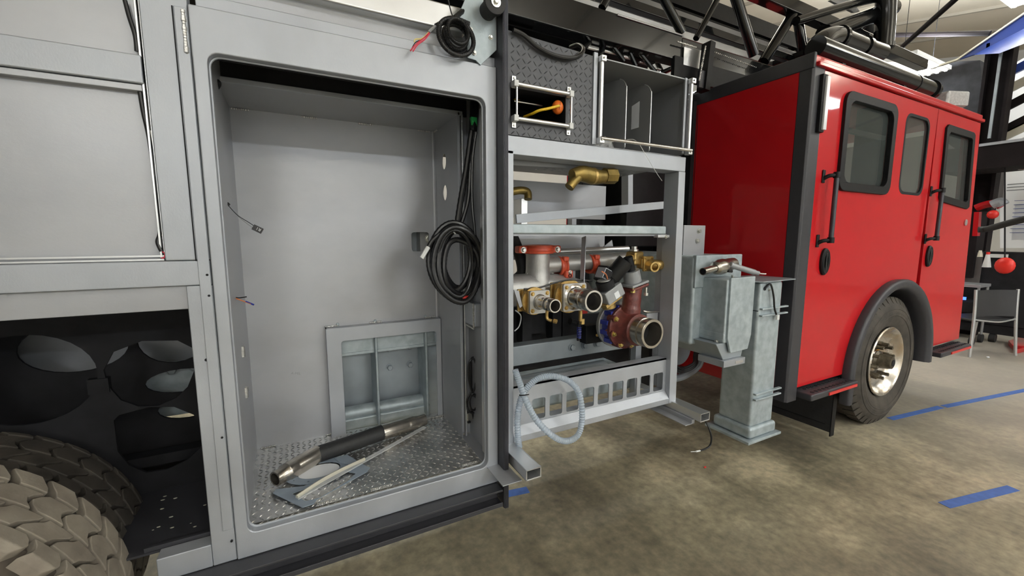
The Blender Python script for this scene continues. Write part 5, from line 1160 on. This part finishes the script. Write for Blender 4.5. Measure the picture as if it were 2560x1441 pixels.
# cabinet and cart
cab2 = thing('tool_cabinet', 'black tool cabinet with small white items behind the chair', 'cabinet', (8.7,2.0,0))
M().box(8.7,8.96,1.2,2.55,.25,1.28).build('cabinet_body', BLKM, cab2, bevel=.01)
M().box(8.68,8.7,2.14,2.36,.8,1.27).build('cabinet_panel', GREYW, cab2)
for y in (1.5,1.95,2.35): M().cyl((8.75,y-.03,.06),(8.75,y+.03,.06),.06,n=16).build('caster', RUB, cab2)
M().box(8.72,8.78,1.2,2.5,.12,.25).build('cabinet_base', BLKM, cab2)
M().box(8.66,8.68,1.9,2.1,1.20,1.25).build('label_strip', WHITE, cab2)
wb = M().cyl((8.5,2.046,1.07), (8.5,2.048,1.247), .045, .02, 12).build('white_bottle', WHITE, label='white cone-shaped bottle with a red tip on the black cabinet', cat='bottle')
M().cyl((8.5,2.048,1.247), (8.5,2.047,1.28), .02, n=10).build('bottle_cap', REDP, wb)
M().cyl((8.5,2.12,1.211), (8.5,2.125,1.3), .03, .015, 10).build('cream_bottle', CREAM, label='small cream bottle on the dark cabinet panel', cat='bottle')
M().cyl((8.3,1.843,1.196), (8.4,1.986,2.42), .008, n=6).build('added_strap', BLKM, label='dark strap added to hold up the bright red blob', cat='strap')  # made-up strap so that the red blob does not float
rbm = M().sphere((8.3,1.835,1.112), .10, 16, (.5,.95,1.1)).build('red_blob', REDP, label='bright red rounded blob made up for an overpainted mark above the chair', cat='bag')  # made-up solid for an overpainted red mark, not a real bag
ct_ = thing('workshop_cart', 'black cart with casters and a blue glowing light beside the chair', 'cart', (8.4,2.15,0))
M().box(8.2,8.6,2.0,2.40,.45,.60).build('cart_shelf', BLKM, ct_, bevel=.01)
M().box(8.2,8.6,2.0,2.40,.80,.84).build('cart_top', ALUP, ct_, bevel=.005)
for y in (2.02,2.38):
    for x in (8.22,8.56):
        M().cyl((x,y,.1),(x,y,.82),.015,n=8).build('cart_post', GREYB, ct_)
        M().cyl((x,y-.02,.06),(x,y+.02,.06),.06,n=16).build('caster', RUB, ct_)
M().box(8.19,8.20,2.12,2.17,.62,.66).build('indicator', BLUEL, ct_)
# chair
ch = thing('stacking_chair', 'black shell chair with pale metal legs on the floor near the right edge', 'chair', (7.75,1.75,0))
p0 = Vector((7.42,1.82,0)); p1 = Vector((7.98,1.60,0)); e_ = (p1-p0).normalized(); nrm = Vector((-e_.y,e_.x,0))
def cp3(a, b_, z): q = p0+e_*a+nrm*b_; return (q.x,q.y,z)
W_ = (p1-p0).length
bk = M(); v = []
N_ = 8
for k in range(2):
    for i in range(N_+1):
        for j in range(4):
            u = i/N_; bow = .05*math.sin(PI*u); v.append(cp3(u*W_, bow+k*.012+.02*j/3, .50+.33*j/3))
f = []
for k in range(2):
    for i in range(N_):
        for j in range(3): b0 = k*(N_+1)*4; f.append((b0+i*4+j,b0+(i+1)*4+j,b0+(i+1)*4+j+1,b0+i*4+j+1))
bk.add(v, f).build('backrest', CHIN, ch)
st_ = M().plate([cp3(0.02,0,0)[:2], cp3(W_-.02,0,0)[:2], cp3(W_-.04,.42,0)[:2], cp3(.04,.42,0)[:2]] , (), .44, .465, 'Z'); st_.build('seat', CHIN, ch, bevel=.01)
for a, b_ in ((0.0,.0),(W_,.0)):
    M().tube([cp3(a, .03, .84), cp3(a,.01,.5), cp3(a+(-.03 if a==0 else .03), -.02, 0.0)], .016, 10).build('leg', CHLEG, ch)
    M().tube([cp3(a+(.02 if a==0 else -.02), .38, .45), cp3(a, .42, 0.0)], .014, 10, 1).build('leg', CHLEG, ch)
M().tube([cp3(-.01,.01,.47), cp3(W_/2,-.03,.44), cp3(W_+.01,.01,.47)], .010, 8).build('seat_rail', CHLEG, ch)
M().plate([(8.708,1.789,0)[:2], (10.115,1.776,0)[:2], (8.839,1.533,0)[:2], (8.113,1.589,0)[:2]], (), .002, .06, 'Z').build('red_ramp', RED, label='low dark red metal ramp on the floor at the right edge', cat='ramp')
M().sphere((7.536,1.693,0.01), .015, 8, (1.4,1,.6)).build('paper_scrap', PAPER, label='tiny white scrap on the floor beside the chair legs', cat='scrap')
for o in bpy.data.objects:
    if o.type == 'MESH' and len(o.data.materials) == 0: o.data.materials.append(ALU)

# ================================================================= SUB-PARTS UNDER THEIR PARTS
def centre(o):
    vs = o.data.vertices; n_ = max(1, len(vs)); s_ = Vector((0,0,0))
    for v in vs: s_ += v.co
    return s_/n_ + o.location
def stem(o): return o.name.split('.')[0]
def nest(root, child, part):
    kids = [o for o in root.children if o.type == 'MESH']
    ps = [(centre(o), o) for o in kids if stem(o) == part]
    for o in kids:
        if stem(o) == child and ps:
            c = centre(o); p = min(ps, key=lambda q: (q[0]-c).length)[1]
            o.parent = p; o.matrix_parent_inverse = Matrix.Identity(4)
for rt, ch_, pt in ((body,'opening_lip','compartment_frame'),(body,'post_groove','corner_post'),(body,'rivet_hole','corner_post'),(body,'post_trim','corner_post'),
        (body,'guard_rib','corner_guard'),(body,'tread_lugs','compartment_floor'),(body,'drain_grommet','corner_gusset'),(body,'weld','back_panel'),(body,'grommet','pocket_panel'),
        (body,'access_frame_side','access_frame'),(body,'ink_mark','back_panel'),(body,'rail_trim','cross_rail'),(cpn,'tread_lugs','panel_sheet'),(cpn,'bracket_tab','roller_bracket'),
        (cpn,'bolt','roller_bracket'),(dc,'bolt','roller_bracket'),(dc,'divider_edge','divider'),(liner,'bolt','hanger_plate'),(liner,'gusset_tab','front_gusset'),(liner,'mud_spot','step_plate'),(liner,'step_lip','step_plate'),
        (cr_,'bolt','rail_web'),(st,'cable_hole','outer_tube'),(st,'tube_seam','outer_tube'),(st,'wear_strip','outer_tube'),(hs,'bolt','lower_beam'),(hs,'sensor_plate','sensor_box'),(hs,'stud','beam_box'),(hs,'weld','beam_box'),
        (iv,'bolt','cast_body'),(iv,'bolt_boss','cast_body'),(iv,'inner_bore','steel_outlet'),(iv,'wafer_lug','blue_wafer_body'),(iv,'stud','relief_flange'),(iv,'nut','relief_flange'),(ac,'label_sticker','gearbox'),(ac,'worm_cover','open_housing'),
        (ac,'bracket_opening','bracket_box'),(bv,'bolt','valve_flange'),(bv,'elbow_bore','elbow_mouth'),(iw,'socket_bore','socket'),(iw,'handle_cap','handle'),(cb_,'window_bar','window_pane'),(cb_,'drip_rail','roof'),(cb_,'rear_seam','rear_wall'),
        (cb_,'arch_cable','wheel_arch'),(fw,'grease_smear','rim'),(fw,'sidewall_ring','tyre'),(fw,'tread_block','tyre'),(al,'weld','base_rail'),(al,'handrail_strip','base_rail'),(t1,'clamp_ring','tube'),(t2,'end_ring','tube'),(lbx,'lens_seam','lens'),
        (bp_,'pipe_collar','elbow_pipe'),(v1,'inner_bore','grooved_outlet'),(v2,'inner_bore','grooved_outlet'),(v1,'drain_cap','drain_elbow'),(v2,'drain_cap','drain_elbow'),(v1,'valve_ring','valve_body'),(v2,'valve_ring','valve_body'),
        (cn,'printed_text','connector_body'),(col,'column_conduit','column_web'),(cab2,'label_strip','cabinet_panel'),(oc,'ball_seam','ball')):
    nest(rt, ch_, pt)
